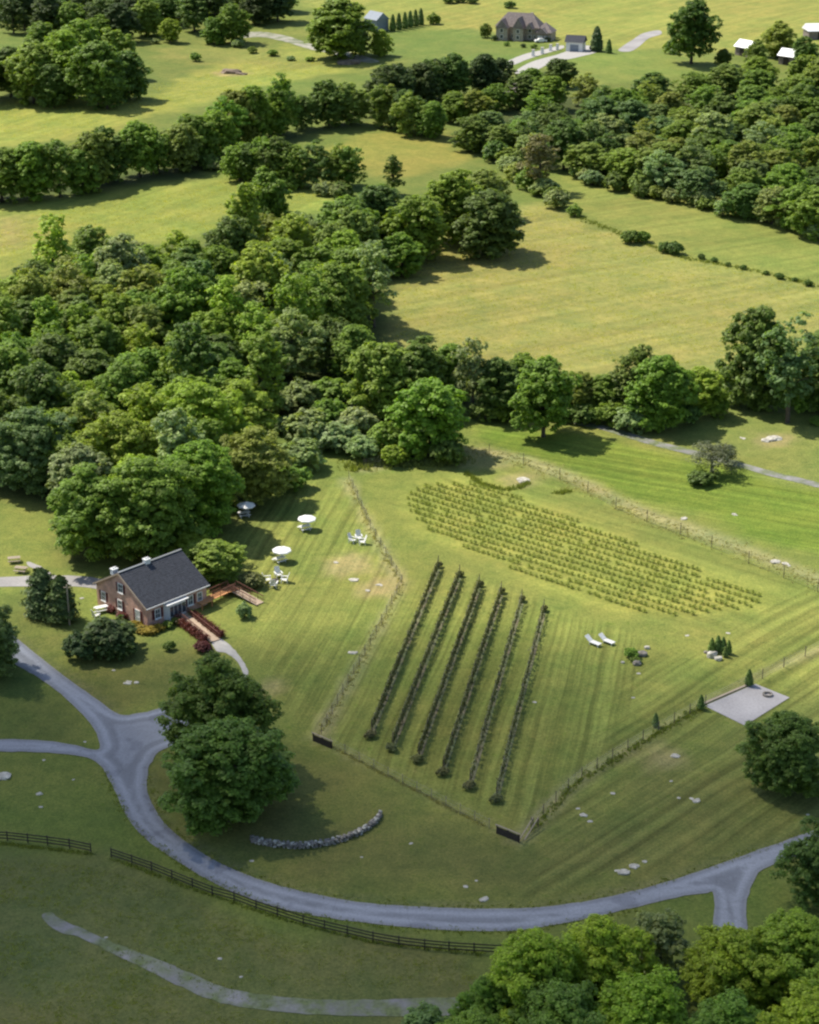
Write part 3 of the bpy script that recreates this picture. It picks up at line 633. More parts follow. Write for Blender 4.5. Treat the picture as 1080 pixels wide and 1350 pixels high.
def hedge(path, wd, n, Rr, keys, tones, phrase, group, zsr=(.9, 1.1), cat='tree', z=6.0):
    Q = smooth_line([tuple(at(x, y, z)[:2]) for x, y in path], 8); Q = np.array(Q)
    L_ = np.r_[0, np.cumsum(np.hypot(*np.diff(Q, axis=0).T))]
    for i in range(n):
        t = L_[-1] * (i + .5 + rng.uniform(-.25, .25)) / n
        x = np.interp(t, L_, Q[:, 0]) + rng.uniform(-wd, wd); y = np.interp(t, L_, Q[:, 1]) + rng.uniform(-wd, wd)
        key = keys[rng.integers(len(keys))]; tn = tones[rng.integers(len(tones))]; R = rng.uniform(*Rr)
        nth = ORD[i] if i < 20 else ORD[n - 1 - i] if n - 1 - i > 0 else 'last'
        side = 'left' if i < 20 or n - 1 - i == 0 else 'right'
        plant(key, (x, y), R / (5 if key[:4] in ('tall', 'airy') else PROTO[key][3]), tn, '%s %s, %s from %s %s' % (TWORD[tn], cat, nth, side, phrase) if nth != 'last' else '%s %s, last at the right %s' % (TWORD[tn], cat, phrase), cat, group, rng.uniform(*zsr))
BK = ['bush0', 'bush1', 'bush2']
RK = ['round0', 'round1', 'round2', 'round3', 'round4', 'ragged0', 'ragged1', 'ragged2']
wood([(-70, 425), (30, 400), (70, 345), (130, 335), (200, 335), (300, 322), (345, 300), (390, 312), (430, 310), (470, 330), (478, 390), (470, 420), (500, 460), (480, 500), (420, 505), (370, 505), (345, 550), (350, 580), (300, 620), (200, 650), (110, 650), (60, 590), (-70, 600)],
     (4.3, 6.4), RK + ['tall0', 'airy0', 'round0', 'round1'], ['mid', 'yel', 'dark', 'mid', 'gry', 'yel', 'olv', 'mid'], 'the woodland', 'woodland trees behind the brick house', .60, 9000, 100)
wood([(600, 172), (650, 152), (700, 142), (760, 136), (830, 128), (900, 128), (960, 130), (1000, 135), (1080, 128), (1115, 132), (1115, 292), (1080, 284), (1000, 262), (900, 242), (820, 220), (760, 210), (720, 200), (650, 180)],
     (4.9, 6.6), RK + ['airy1'], ['mid', 'dark', 'dark', 'olv', 'mid', 'blu', 'olv', 'mid', 'gry'], 'the far right wood', 'trees of the far right wood', .60, 12000, 86, 12, (.66, .92))
hedge([(745, 226), (820, 244), (900, 262), (1000, 286), (1090, 308)], 2.0, 16, (2.2, 3.4), BK, ['mid', 'gry', 'olv', 'dark', 'gry'], 'along the lower edge of the far right wood', 'bushes edging the far right wood', (.9, 1.3), 'bush', 1.5)
hedge([(-50, 240), (20, 232), (70, 232), (130, 216), (190, 202), (235, 192), (280, 177), (330, 157), (380, 147), (430, 141), (470, 136)], 1.6, 20, (5.0, 6.3), RK, ['mid', 'dark', 'mid', 'olv', 'lush'], 'in the long hedgerow between the left fields', 'long hedgerow between the left fields')
hedge([(490, 128), (545, 112), (590, 102), (640, 98), (665, 97)], 2.5, 9, (5.2, 6.6), RK, ['dark', 'drk', 'drk'], 'in the dark end of the long hedgerow', 'dark end of the long hedgerow')
hedge([(300, 208), (345, 212), (395, 217), (440, 216), (475, 216)], 2.0, 8, (4.2, 5.4), RK, ['mid', 'dark', 'olv', 'mid'], 'in the short hedge above the woodland', 'short hedge above the woodland')
hedge([(505, 140), (540, 148), (585, 158)], 3.0, 6, (4.2, 5.5), RK, ['mid', 'olv', 'dark'], 'in the clump where the far hedges meet', 'clump where the far hedges meet')
hedge([(600, 182), (640, 200), (680, 222), (712, 240), (740, 262)], 2.5, 14, (2.2, 3.6), BK, ['mid', 'gry', 'olv', 'dark'], 'in the scrub strip left of the right pasture', 'scrub strip left of the right pasture', (.9, 1.3), 'bush', 1.5)
hedge([(258, 212), (300, 222), (330, 228), (380, 240), (430, 250), (470, 255)], 2.0, 12, (1.8, 3.0), BK, ['gry', 'mid', 'dark'], 'under the short hedge above the woodland', 'scrub under the short hedge', (.8, 1.1), 'bush', 1.5)
T('airy0', 712, 205, 54, 'brn', 'brownish thin tree at the top of the scrub strip', .95)
for i, (x, y, wd, tn, lb) in enumerate([(735, 262, 34, 'gry', 'pale bush at the lower end of the scrub strip'), (758, 278, 20, 'mid', 'small bush starting the pasture fence line'), (832, 312, 24, 'dark', 'left dark bush of the pair on the pasture fence line'), (848, 312, 20, 'mid', 'right dark bush of the pair on the pasture fence line'), (876, 326, 18, 'dark', 'left round bush before the small fence line bushes'), (890, 327, 22, 'dark', 'right round bush before the small fence line bushes')]):
    T('bush%d' % (i % 3), x, y, wd, tn, lb, 1.1, 'bush', 'bushes on the pasture fence line')
for i, x in enumerate([925, 942, 960, 980, 1010, 1028, 1048, 1066]):
    T('bush%d' % (i % 3), x, 330 + (x - 890) * .245 + rng.uniform(-1, 1), rng.uniform(7, 12), 'dark', 'tiny dark bush, %s from left in the dotted pasture fence line' % ORD[i], 1.0, 'bush', 'dotted bushes on the pasture fence line')
# upper left
UG = 'clump of trees in the upper left field'
for i, (x, y, wd, tn) in enumerate([(42, 95, 72, 'mid'), (85, 85, 78, 'yel'), (128, 92, 74, 'mid'), (168, 98, 60, 'dark'), (105, 62, 66, 'lush'), (60, 62, 60, 'mid'), (150, 70, 56, 'mid'), (12, 90, 56, 'dark'), (-30, 95, 70, 'mid'), (70, 112, 50, 'dark'), (140, 115, 50, 'dark')]):
    T(RK[i % 5], x, y, wd, tn, '%s tree %s the upper left field clump' % (TWORD[tn], ['in front left of', 'at the front middle of', 'front right of', 'at the right end of', 'at the top of', 'behind the left of', 'behind the right of', 'at the left end of', 'beyond the left end of', 'low in the middle of', 'low at the right of'][i]), .95, 'tree', UG)
T('round2', 224, 38, 28, 'yel', 'small light tree between the upper left clump and the paired trees', .9)
T('round0', 308, 30, 44, 'mid', 'round tree near the far dark wood and lane end', 1.0)
T('round3', 284, 40, 34, 'mid', 'smaller tree at the left foot of its round neighbour by lane', .9)
T('round4', 448, 36, 90, 'mid', 'broad spreading tree above the narrow pale lane', .72)
T('round1', 502, 56, 32, 'yel', 'small light tree right of the broad spreading lane tree', .9)
T('bush0', 258, 75, 14, 'mid', 'lone bush in the rough upper left field', 1.2, 'bush')
for i, x in enumerate([518, 526, 534, 541, 548, 555]):
    T('cypress', x, 31 - i * 1.6, 9, 'dark', 'clipped dark cypress, %s from left in the far row' % ORD[i], .95, 'cypress', 'row of far cypresses')
T('bush1', 572, 25, 18, 'mid', 'round bush at right of the far cypress row', 1.1, 'bush')
wood([(-20, 36), (60, 34), (150, 36), (250, 26), (330, 16), (400, 4), (400, -10), (-20, -10)], (5.2, 6.8), RK, ['dark', 'drk', 'drk', 'mid'], 'the top dark wood', 'dark wood at the top left', .52, 9000, 46, 12, (.85, 1.0))
hedge([(190, 52), (260, 50), (330, 62), (420, 80)], 3, 9, (1.4, 2.4), BK, ['mid', 'gry', 'olv'], 'in the rough strip of the upper left field', 'rough strip of the upper left field', (.7, 1.0), 'bush', 1.2)
# upper right
for key, x, y, wd, tn, zs, lb in [
        ('round2', 914, 36, 64, 'dark', 1.05, 'tall tree with bare trunk standing above the far right wood'), ('bush0', 884, 62, 18, 'mid', 1.4, 'thin bush at the foot of the tall bare trunk tree'),
        ('round1', 998, 70, 32, 'olv', .9, 'olive tree between the two white barns'), ('round3', 1066, 98, 52, 'mid', .9, 'green tree in front of the right white barn'), ('round0', 1062, 68, 36, 'dark', .95, 'dark tree right of the right white barn'),
        ('round4', 1000, 95, 44, 'mid', .8, 'green tree below the left white barn'), ('round2', 954, 75, 22, 'dark', .9, 'small dark tree left of the left white barn'), ('cypress', 787, 53, 18, 'drk', .72, 'dark pointed tree by the estate drive'),
        ('cypress', 803, 62, 9, 'dark', .8, 'small pointed shrub beside the dark pointed drive tree'), ('round0', 640, 40, 16, 'dark', 1.0, 'dark tree at the left end of the estate house'), ('round1', 726, 42, 15, 'brn', .8, 'reddish round tree at the right of the estate house'),
        ('round3', 740, 95, 40, 'dark', .8, 'dark tree at the foot of the estate drive'), ('round2', 700, 105, 36, 'mid', .8, 'green tree left of the dark estate drive tree'), ('round2', 1085, 105, 60, 'olv', .9, 'olive tree at right edge below the white barns'),
        ('round1', 690, 120, 46, 'dark', .8, 'dark tree right beside the grey woodland shed'), ('ragged1', 655, 128, 44, 'mid', .8, 'green tree left of the grey woodland shed'), ('round0', 628, 140, 46, 'olv', .8, 'olive tree where the dark hedgerow end meets the far wood'), ('round3', 722, 122, 48, 'mid', .8, 'mid green tree at the top left of the far wood'), ('round4', 600, 140, 42, 'mid', .8, 'green tree just below the dark hedgerow end'),
        ('ragged0', 775, 118, 44, 'olv', .75, 'olive tree at the top of the far wood below the estate meadow'), ('round0', 960, 105, 50, 'olv', .75, 'olive tree below and left of the left white barn'), ('round2', 1000, 112, 52, 'mid', .75, 'green tree below the white barns'), ('ragged1', 915, 112, 50, 'mid', .7, 'green tree below the tall bare trunk tree'), ('round4', 860, 115, 48, 'dark', .7, 'dark tree at the middle top of the far wood'), ('round1', 1028, 52, 48, 'olv', .8, 'broad olive tree behind the white barns'), ('round3', 1055, 120, 52, 'olv', .8, 'olive tree at the upper right of the far wood')]:
    T(key, x, y, wd, tn, lb, zs)
for i, (x, y) in enumerate([(592, 0), (606, -1), (622, 0), (672, 6)]):
    T('bush%d' % (i % 3), x, y, 16, 'dark', 'dark bush at the top picture edge, %s from left in the hayfield' % ORD[i], .8, 'bush', 'bushes at the top hayfield edge')

# ------------------------------------------------------------------ vineyard: old rows on trellis
VR = 'trained vine rows on the slope'
tops = [(578, 750), (606, 762), (632, 775), (661, 784), (688, 795), (717, 808)]; bots = [(490, 968), (518, 985), (552, 1000), (585, 1017), (620, 1035), (655, 1052)]
NTH = ['leftmost', 'second from left', 'third from left', 'fourth from left', 'fifth from left', 'rightmost']
for i in range(6):
    a = at(*bots[i]); b = at(*tops[i]); d = b - a; Ln = math.hypot(d.x, d.y); ang = math.atan2(d.y, d.x)
    root = empty('vine_row', a, ang, '%s dark vine row with posts and wire in the vineyard' % NTH[i] + (', thin in places' if i > 3 else ''), 'vine row', VR)
    def zl(t): return float(hgt(a.x + math.cos(ang) * t, a.y + math.sin(ang) * t)) - a.z
    r = np.random.default_rng(700 + i); n = int(Ln * (84 if i < 4 else 48)); t = r.uniform(.2, Ln - .2, n)
    den = .5 + .5 * np.sin(t * 2 * math.pi / 1.5) + .8 * np.sin(t / 7 + i) * .5; keep = r.random(n) < np.clip((.5 if i < 4 else .35) + .5 * den, .06, 1); t = t[keep]; n = len(t)
    z = r.normal(1.05, .30, n).clip(.35, 1.85); yv = r.normal(0, .115, n) * (1 + .4 * np.sin(t * 4.2))
    C = np.stack([t, yv, z + np.interp(t, np.linspace(0, Ln, 60), [zl(q) for q in np.linspace(0, Ln, 60)])], 1); Nn = np.stack([0 * t, np.sign(yv) * .8, .4 + 0 * t], 1) + unit(r, n) * .6
    V, Fq = cards(C, Nn, r.uniform(.16, .32, n), r, .8); link('foliage', raw_mesh('vine_row_foliage', V, Fq, M['vineleaf']), root)
    pb = MB()
    for t in np.arange(.75, Ln, 1.5):
        z0 = zl(t); pb.tube([(t, 0, z0 - .05), (t + r.uniform(-.08, .08), r.uniform(-.05, .05), z0 + .5), (t + .05, 0, z0 + .95)], [.045, .035, .025], 5)
    pb.build('vine_trunks', M['bark'], root)['kind'] = 'stuff'
    for t in np.linspace(0, Ln, int(Ln / 6) + 1):
        p = MB(); p.tube([(0, 0, -.2), (0, 0, 2.0 if 0 < t < Ln else 2.2)], [.06, .055], 8); p.build('post', M['post'], root, (t, 0, zl(t)))
    for h in (.85, 1.35, 1.85):
        wb = MB(); wb.tube([(t, 0, zl(t) + h) for t in np.linspace(0, Ln, 16)], [.008] * 16, 4); wb.build('wire', M['wire'], root)
    pa, pb_ = bots[i], tops[i]; nrm = Vector((-d.y, d.x)).normalized() * .32; W = [a.xy - nrm, b.xy - nrm, b.xy + nrm, a.xy + nrm]
    sheet('soil_strip', [project(q.x, q.y, float(hgt(q.x, q.y))) for q in W], M['dirt'], .03, 'strip of bare soil under the %s vine row' % NTH[i], 0, 1.0)
    ea = math.cos(ang), math.sin(ang)
    plant('smallbush', (a.x - ea[0] * .9, a.y - ea[1] * .9), 1.1, 'brn', 'brownish rose bush at the lower end of the %s vine row' % NTH[i], 'rose bush', 'bushes at the lower row ends')
    plant('smallbush', (b.x + ea[0] * .5, b.y + ea[1] * .5), 0.8, 'brn', 'brownish bush at the upper end of the %s vine row' % NTH[i], 'rose bush', 'bushes at the upper row ends', 1.3)
# young block
Q = w2([(532, 655), (556, 640), (640, 638), (700, 664), (800, 703), (900, 745), (1010, 783), (1000, 800), (900, 813), (820, 806), (700, 762), (600, 716), (548, 690)])
ux, uy = math.cos(DE), math.sin(DE); ctr = Q.mean(0); cand = []
for i in range(-40, 41):
    for j in range(-110, 111):
        p = ctr + np.array([ux, uy]) * j * .95 + np.array([-uy, ux]) * i * 1.9 + rng.normal(0, .06, 2)
        if poly_sd(p[None], Q)[0] < 0 and rng.random() > .02: cand.append(p)
cand.sort(key=lambda p: p[1])
def young(seed):
    r = np.random.default_rng(seed); n = 130; C = np.stack([r.normal(0, .24, n), r.normal(0, .24, n), r.uniform(.15, .95, n)], 1); C[:, :2] *= (1.25 - .5 * np.abs(C[:, 2:3] - .6))
    V, Fq = cards(C, unit(r, n) + np.array([0, 0, .4]), r.uniform(.10, .22, n), r, .8)
    b = MB(); b.box((0, 0, .55), (.05, .05, 1.3)); k = len(V)
    V = np.concatenate([V, np.array(b.v)]); Fq = np.concatenate([Fq, np.array(b.f) + k])
    return V, Fq, np.r_[np.zeros(n, int), np.ones(6, int)]
YV = [young(800 + i) for i in range(5)]; YM = [raw_mesh('young_vine', v, f, [M['younglf'], M['post']], mi=mi) for v, f, mi in YV]
print('young vines', len(cand))
for p in cand[:300]:
    o = link('young_vine', YM[rng.integers(5)], None, g(p[0], p[1]), rng.uniform(0, 6.28)); k = rng.uniform(.48, .72); o.scale = (k, k, k * rng.uniform(.8, 1.05))
    tag(o, 'small staked young vine tuft in the yellow green upper vineyard block', 'young vine', 'young vines of the upper block')
if len(cand) > 300:
    vs, fs, ms, k = [], [], [], 0
    for p in cand[300:]:
        v, f, mi = YV[rng.integers(5)]; a = rng.uniform(0, 6.28); q = g(p[0], p[1]); s_ = rng.uniform(.48, .72)
        vs.append(np.stack([v[:, 0] * math.cos(a) - v[:, 1] * math.sin(a), v[:, 0] * math.sin(a) + v[:, 1] * math.cos(a), v[:, 2]], 1) * s_ + np.array(q)); fs.append(f + k); ms.append(mi); k += len(v)
    tag(link('young_vines', raw_mesh('young_vines', np.concatenate(vs), np.concatenate(fs), [M['younglf'], M['post']], mi=np.concatenate(ms))), 'far part of the young vine block, small staked tufts', 'vines', 'young vines of the upper block', 'stuff')

# ------------------------------------------------------------------ fences and walls
def fence(name, pxs, label, H=1.2, rails=(.35, .75, 1.12), rail=(.035, .14), pw=.12, pm='darkwood', rm='darkwood', wires=False, group=None):
    P = [at(*p) for p in pxs]; root = empty(name, P[0], 0, label, 'fence', group); o = P[0]
    for k, p in enumerate(P):
        b = MB(); b.box((0, 0, H / 2 - .15), (pw, pw, H + .3), rng.uniform(-.1, .1)); b.box((0, 0, H + .02), (pw * 1.15, pw * 1.15, .04)); b.build('post', M[pm], root, p - o)
    for h in rails:
        b = MB()
        for p, q in zip(P[:-1], P[1:]):
            d = (q - p).normalized() * .004
            b.bar(p - o + Vector((0, -pw / 2 - .02, h)) + d, q - o + Vector((0, -pw / 2 - .02, h)) - d, *rail)
        b.build('wire' if wires else 'rail', M[rm], root)
    return root
fence('plank_fence', [(-70, 1107), (-42, 1107), (-16, 1107), (10, 1108), (37, 1111), (63, 1114), (92, 1118), (120, 1124)], 'dark plank fence on the left, ending at the gap')
fence('plank_fence', [(147, 1130), (174, 1139), (200, 1148), (227, 1159), (254, 1170), (280, 1180), (309, 1188), (338, 1199), (366, 1208), (400, 1219), (428, 1226), (458, 1233), (492, 1241), (526, 1247), (560, 1251), (592, 1254), (625, 1256), (660, 1258)], 'long dark plank fence curving below the road, from the gap to the copse')
DF = 'wire fences round the vineyard'
def dense(pts, n): 
    Q = np.array(pts, float); L_ = np.r_[0, np.cumsum(np.hypot(*np.diff(Q, axis=0).T))]; t = np.linspace(0, L_[-1], n); return list(zip(np.interp(t, L_, Q[:, 0]), np.interp(t, L_, Q[:, 1])))
fence('wire_fence', [(480, 620), (520, 612), (560, 604), (600, 594), (645, 600), (690, 612), (738, 632), (775, 650), (812, 671), (853, 688), (897, 705), (938, 722), (987, 743), (1033, 762), (1078, 780), (1120, 798)], 'tall wire fence with thin posts along the dry strip above the young vines', 2.0, (.3, .7, 1.1, 1.5, 1.9), (.012, .012), .085, 'post', 'wire', True, DF)
fence('wire_fence', dense([(460, 632), (490, 700), (530, 770)], 12) + dense([(530, 770), (500, 830), (460, 900), (424, 968)], 16)[1:], 'wire fence bending along the left side of the vineyard', 1.5, (.3, .7, 1.1, 1.4), (.012, .012), .07, 'post', 'wire', True, DF)
fence('wire_fence', dense([(436, 984), (520, 1028), (645, 1092)], 12), 'thin wire fence along the bottom of the vineyard between its dark gates', 1.3, (.3, .7, 1.2), (.012, .012), .07, 'palepost', 'wire', True, DF)
fence('wire_fence', dense([(700, 1092), (760, 1030), (850, 975), (930, 930)], 13) + dense([(1005, 895), (1060, 866), (1120, 840)], 5), 'wire fence rising along the right side of the vineyard past the gravel pad', 1.5, (.3, .7, 1.1, 1.4), (.012, .012), .09, 'post', 'wire', True, DF)
def gate(p, q, label):
    a = at(*p); b = at(*q); d = b - a; L_ = math.hypot(d.x, d.y); root = empty('wooden_gate', a, math.atan2(d.y, d.x), label, 'gate', 'dark gates at the lower vineyard corners')
    b_ = MB()
    for k in range(4): b_.box((L_ / 2, -.04, .18 + k * .23), (L_ - .1, .04, .2))
    b_.build('plank_panel', M['darkwood'], root)
    for x in (0, L_ / 2, L_):
        c = MB(); c.box((x, .05, .5), (.14, .14, 1.2)); c.build('post', M['darkwood'], root)
    c = MB(); c.box((L_ / 2, 0, 1.14), (L_ + .4, .14, .09)); c.build('top_rail', M['palepost'], root)
gate((413, 977), (437, 987), 'dark plank gate at the left corner of the vineyard by the big trees')
gate((655, 1099), (684, 1111), 'dark plank gate at the bottom corner of the vineyard nearest the road')
a = at(688, 1110); b = at(706, 1090); br = empty('timber_brace', a, 0, 'two pale timber rails slanting up from the bottom corner gate', 'brace')
for k in (0, 1):
    c = MB(); s_ = Vector((.6 * k - .3, 0, 0)); c.bar(s_ + Vector((0, 0, .25)), b - a + s_ + Vector((0, 0, 1.2)), .1, .12); c.build('rail', M['palepost'], br)
    c = MB(); c.box(b - a + s_ + Vector((0, 0, .6)), (.12, .12, 1.3)); c.build('post', M['post'], br)
def rock_verts(r, size, sub=2):
    import bmesh
    bm = bmesh.new(); bmesh.ops.create_icosphere(bm, subdivisions=sub, radius=1.0); k = r.uniform(0, 6.28, 6)
    vs = []
    for v in bm.verts:
        c = np.array(v.co); d = 1 + .22 * math.sin(3.1 * c[0] + k[0]) * math.sin(2.7 * c[1] + k[1]) + .16 * math.sin(5.3 * c[2] + 4.1 * c[0] + k[2]) + r.uniform(-.07, .07)
        q = c * d; q = np.sign(q) * np.minimum(np.abs(q), .82); vs.append(q * np.array(size) / 2)
    fs = [tuple(v.index for v in f.verts) for f in bm.faces]; bm.free(); return vs, fs
WL = [(332, 1109), (350, 1113), (375, 1116), (400, 1117), (425, 1114), (448, 1109), (470, 1101), (486, 1092), (497, 1083), (502, 1074)]
Pw = np.array([at(*p)[:2] for p in smooth_line(WL, 6)]); o0 = g(*Pw[0]); b = MB(); r = np.random.default_rng(31)
Lw = np.r_[0, np.cumsum(np.hypot(*np.diff(Pw, axis=0).T))]; t = 0
while t < Lw[-1]:
    for zz in range(3):
        for off in (-.22, .22):
            tt = t + r.uniform(-.15, .15); x = np.interp(tt, Lw, Pw[:, 0]); y = np.interp(tt, Lw, Pw[:, 1]) + off
            vs, fs = rock_verts(r, (r.uniform(.4, .85), r.uniform(.3, .5), r.uniform(.22, .38)), 1); a = r.uniform(0, 6.28); base = g(x, y, .1 + zz * .2 + r.uniform(-.05, .05)) - o0
            b.m = int(r.random() < .3); b.add([Vector((v[0] * math.cos(a) - v[1] * math.sin(a), v[0] * math.sin(a) + v[1] * math.cos(a), v[2])) + base for v in vs], fs)
    t += .48
tag(b.build('stone_wall', [M['stone'], M['lime']], None, o0), 'low curved dry stone wall below the two big trees', 'wall')
# rocks
RG = 'pale limestone outcrops in the grass'
ROCKS = [(168, 901, 13, 'flat white rock on the house lawn above the road fork, left of its mate'), (180, 900, 8, 'smaller white rock right beside the flat one above the road fork'), (150, 884, 6, 'little pale rock above the flat white house lawn rock'), (52, 1047, 11, 'white rock in the grass below the side drive'), (54, 1064, 7, 'small rock just below the white rock by the side drive'), (5, 1024, 24, 'grey rock outcrop at the left edge below the side drive'), (58, 1000 + 2, 5, 'small pale rock under the side drive edge'), (112, 978, 5, 'tiny white rock in the wedge between road and side drive'), (290, 1264, 8, 'white rock standing in the dark paddock'), (318, 1288, 6, 'small rock right below the white paddock rock'), (140, 1236, 6, 'small pale rock beside the grassy track'), (332, 1135, 7, 'small white rock left below the stone wall'),
         (614, 1169, 8, 'white rock above the road below the vineyard gate'), (638, 1186, 16, 'long white rock slab at the road edge below the vineyard gate'), (628, 1161, 5, 'tiny rock right above the white rock below the gate'), (542, 1112, 7, 'small rock on the lawn right of the stone wall'), (477, 1130, 5, 'tiny rock under the right end of the stone wall'), (822, 1151, 20, 'flat pale rock ledge above the road bend on the right'), (836, 1142, 17, 'tilted pale rock ledge right of the flat ledge'), (850, 1136, 8, 'small rock at the upper end of the pale ledges'), (770, 1075, 12, 'pale rock on the dark striped lawn right of the gate'), (778, 1083, 9, 'second rock just below the pale striped lawn rock'), (762, 1066, 7, 'small rock above the pale striped lawn rock'),
         (890, 997, 13, 'grey rock in the stripes below the gravel pad'), (918, 1056, 13, 'flat rock in the stripes left of the dark round tree'), (895, 1052, 6, 'small rock left of the flat rock in the stripes'), (885, 1030, 6, 'small rock above the flat rock in the stripes'), (808, 1046, 8, 'small rock in the lower middle of the striped lawn'), (842, 888, 7, 'white rock just below the rock garden bed'), (835, 920, 6, 'small white rock farther below the rock garden bed'), (705, 926, 7, 'white rock in the stripes right of the vine rows'), (466, 861, 12, 'pale rock by the left vineyard fence'), (467, 765, 13, 'white rock on the lawn left of the fence bend'), (500, 771, 9, 'white rock right against the fence bend'), (485, 779, 8, 'small rock left below the fence bend'), (443, 742, 8, 'faint pale rock on the sunny lawn below the white chairs'), (1000, 1030, 7, 'small rock below left of the dark round tree'),
         (1020, 579, 26, 'broad pale bare rock on the right pasture'), (980, 578, 8, 'small rock left of the broad bare rock'), (902, 684, 10, 'white stone on the dry strip under the wire fence'), (1022, 741, 16, 'long white stone at the right end of the dry strip'), (1036, 744, 12, 'second white stone right of the long one on the dry strip'), (968, 678, 8, 'pale stone in the bright green strip above the fence'), (690, 633, 20, 'tan stones in the weedy arc above the young vines'), (305, 96, 34, 'brown rock outcrop on the mound of the upper left hayfield'), (460, 84, 36, 'brown rock outcrop below the narrow pale lane'), (97, 1048 - 20, 5, 'faint small rock right above the white rock by the side drive'), (108, 803 - 14, 7, 'pale stone between the grey pole and the brick gable'), (960, 835, 7, 'pale stone right above the juniper rock bed'), (906, 838, 7, 'pale stone left above the juniper rock bed'), (1065, 1074, 6, 'small white rock by road at the right edge')]
for i, (x, y, wd, lb) in enumerate(ROCKS):
    p = at(x, y); s_ = wd / pxm(p); r = np.random.default_rng(900 + i); b = MB()
    for k in range(3 if s_ > .9 else 1):
        f = 1.0 if k == 0 else r.uniform(.35, .6); vs, fs = rock_verts(r, (s_ * f, s_ * f * r.uniform(.55, .9), s_ * f * r.uniform(.22, .4)), 2); a = r.uniform(-.5, .5); ox, oy = (0, 0) if k == 0 else r.uniform(-.45, .45, 2) * s_
        b.add([(v[0] * math.cos(a) - v[1] * math.sin(a) + ox, v[0] * math.sin(a) + v[1] * math.cos(a) + oy, v[2] + .01 * s_) for v in vs], fs)
    tag(b.build('rock_outcrop', M['brownstone'] if 'brown' in lb else M['lime'], None, p, smooth=False), lb, 'rock', RG)

# ------------------------------------------------------------------ grasses along fences
def tufts(pts, n, wd, h, mt, label, name='tall_grass', seed=1):
    Q = np.array([at(*p)[:2] for p in pts]); r = np.random.default_rng(seed); L_ = np.r_[0, np.cumsum(np.hypot(*np.diff(Q, axis=0).T))]
    t = r.uniform(0, L_[-1], n); x = np.interp(t, L_, Q[:, 0]) + r.normal(0, wd, n); y = np.interp(t, L_, Q[:, 1]) + r.normal(0, wd, n); k = 5
    x = np.repeat(x, k) + r.normal(0, .12, n * k); y = np.repeat(y, k) + r.normal(0, .12, n * k); hh = r.uniform(.5, 1, n * k) * h
    z = hgt(x, y); a = r.uniform(0, 6.28, n * k); c_, s_ = np.cos(a) * .07, np.sin(a) * .07; lx, ly = r.normal(0, .15, (2, n * k))
    V = np.stack([np.stack([x - c_, y - s_, z - .03], 1), np.stack([x + c_, y + s_, z - .03], 1), np.stack([x + lx * hh, y + ly * hh, z + hh], 1)], 1).reshape(-1, 3)
    tag(link(name, raw_mesh(name, V, np.arange(3 * n * k).reshape(-1, 3), M[mt])), label, 'grass', None, 'stuff')
tufts([(460, 632), (490, 700), (530, 770), (500, 830), (460, 900), (424, 968)], 420, .3, .38, 'drygrass', 'dry uncut grass under the left vineyard fence', seed=1)
tufts([(480, 618), (600, 592), (690, 608), (775, 645), (853, 683), (938, 713), (1033, 750), (1120, 785)], 1000, 1.3, .32, 'drygrass', 'dry uncut grass under the upper wire fence', seed=2)
tufts([(436, 984), (520, 1028), (645, 1092)], 260, .12, .35, 'drygrass', 'thin line of uncut grass under the lower fence', seed=3)
tufts([(700, 1095), (760, 1032), (850, 977), (930, 930)], 420, .3, .45, 'weed', 'uncut grass under the right vineyard fence', seed=4)
tufts([(614, 624), (636, 639), (662, 646), (684, 644), (697, 636)], 260, .3, .7, 'weed', 'weedy arc of tall grass above the young vines', seed=5)
tufts([(735, 651), (752, 648)], 60, .35, .6, 'weed', 'dark tuft of weeds above the young vines', seed=6)
tufts([(460, 618), (500, 610), (560, 612), (612, 604)], 700, 1.2, .9, 'weed', 'tall weeds along the woodland edge', seed=7)
tufts([(-20, 1110), (120, 1126)], 200, .15, .3, 'weed', 'uncut grass under the left plank fence', seed=8)
tufts([(147, 1132), (254, 1172), (366, 1210), (492, 1243), (640, 1258)], 500, .15, .3, 'weed', 'uncut grass under the long plank fence', seed=9)
tufts([(760, 285), (840, 318), (900, 340), (1000, 358), (1120, 388)], 700, .7, .6, 'weed', 'uncut grass along the pasture fence line', seed=10)
tufts([(150, 1250), (230, 1285), (330, 1318)], 110, 1.0, .2, 'weed', 'short grass growing through the gravel track', seed=11)

tufts(ROAD_EDGE2, 420, .35, .22, 'weed', 'uncut grass verge along the inner road edge', seed=12)
tufts([(139, 1018), (170, 1082), (250, 1149), (380, 1203), (540, 1226), (690, 1229), (840, 1199)], 420, .3, .25, 'weed', 'uncut grass verge along the outer road edge', seed=13)
def meadow(pts, n, h, mt, label, seed):
    Q = w2(pts); r = np.random.default_rng(seed); P = r.uniform(Q.min(0), Q.max(0), (n * 3, 2)); P = P[poly_sd(P, Q) < -1.0]
    P = P[r.random(len(P)) < np.clip(.45 + .55 * wob(P, 14, seed) + .3 * wob(P, 4, seed + 1), .05, 1)][:n]; k = 6; m = len(P) * k
    x = np.repeat(P[:, 0], k) + r.normal(0, .16, m); y = np.repeat(P[:, 1], k) + r.normal(0, .16, m); hh = r.uniform(.4, 1, m) * h; z = hgt(x, y); a = r.uniform(0, 6.28, m); c_, s_ = np.cos(a) * .09, np.sin(a) * .09; lx, ly = r.normal(0, .45, (2, m))
    V = np.stack([np.stack([x - c_, y - s_, z - .03], 1), np.stack([x + c_, y + s_, z - .03], 1), np.stack([x + lx * hh, y + ly * hh, z + hh], 1)], 1).reshape(-1, 3)
    tag(link('tall_grass', raw_mesh('tall_grass', V, np.arange(3 * m).reshape(-1, 3), M[mt])), label, 'grass', None, 'stuff')
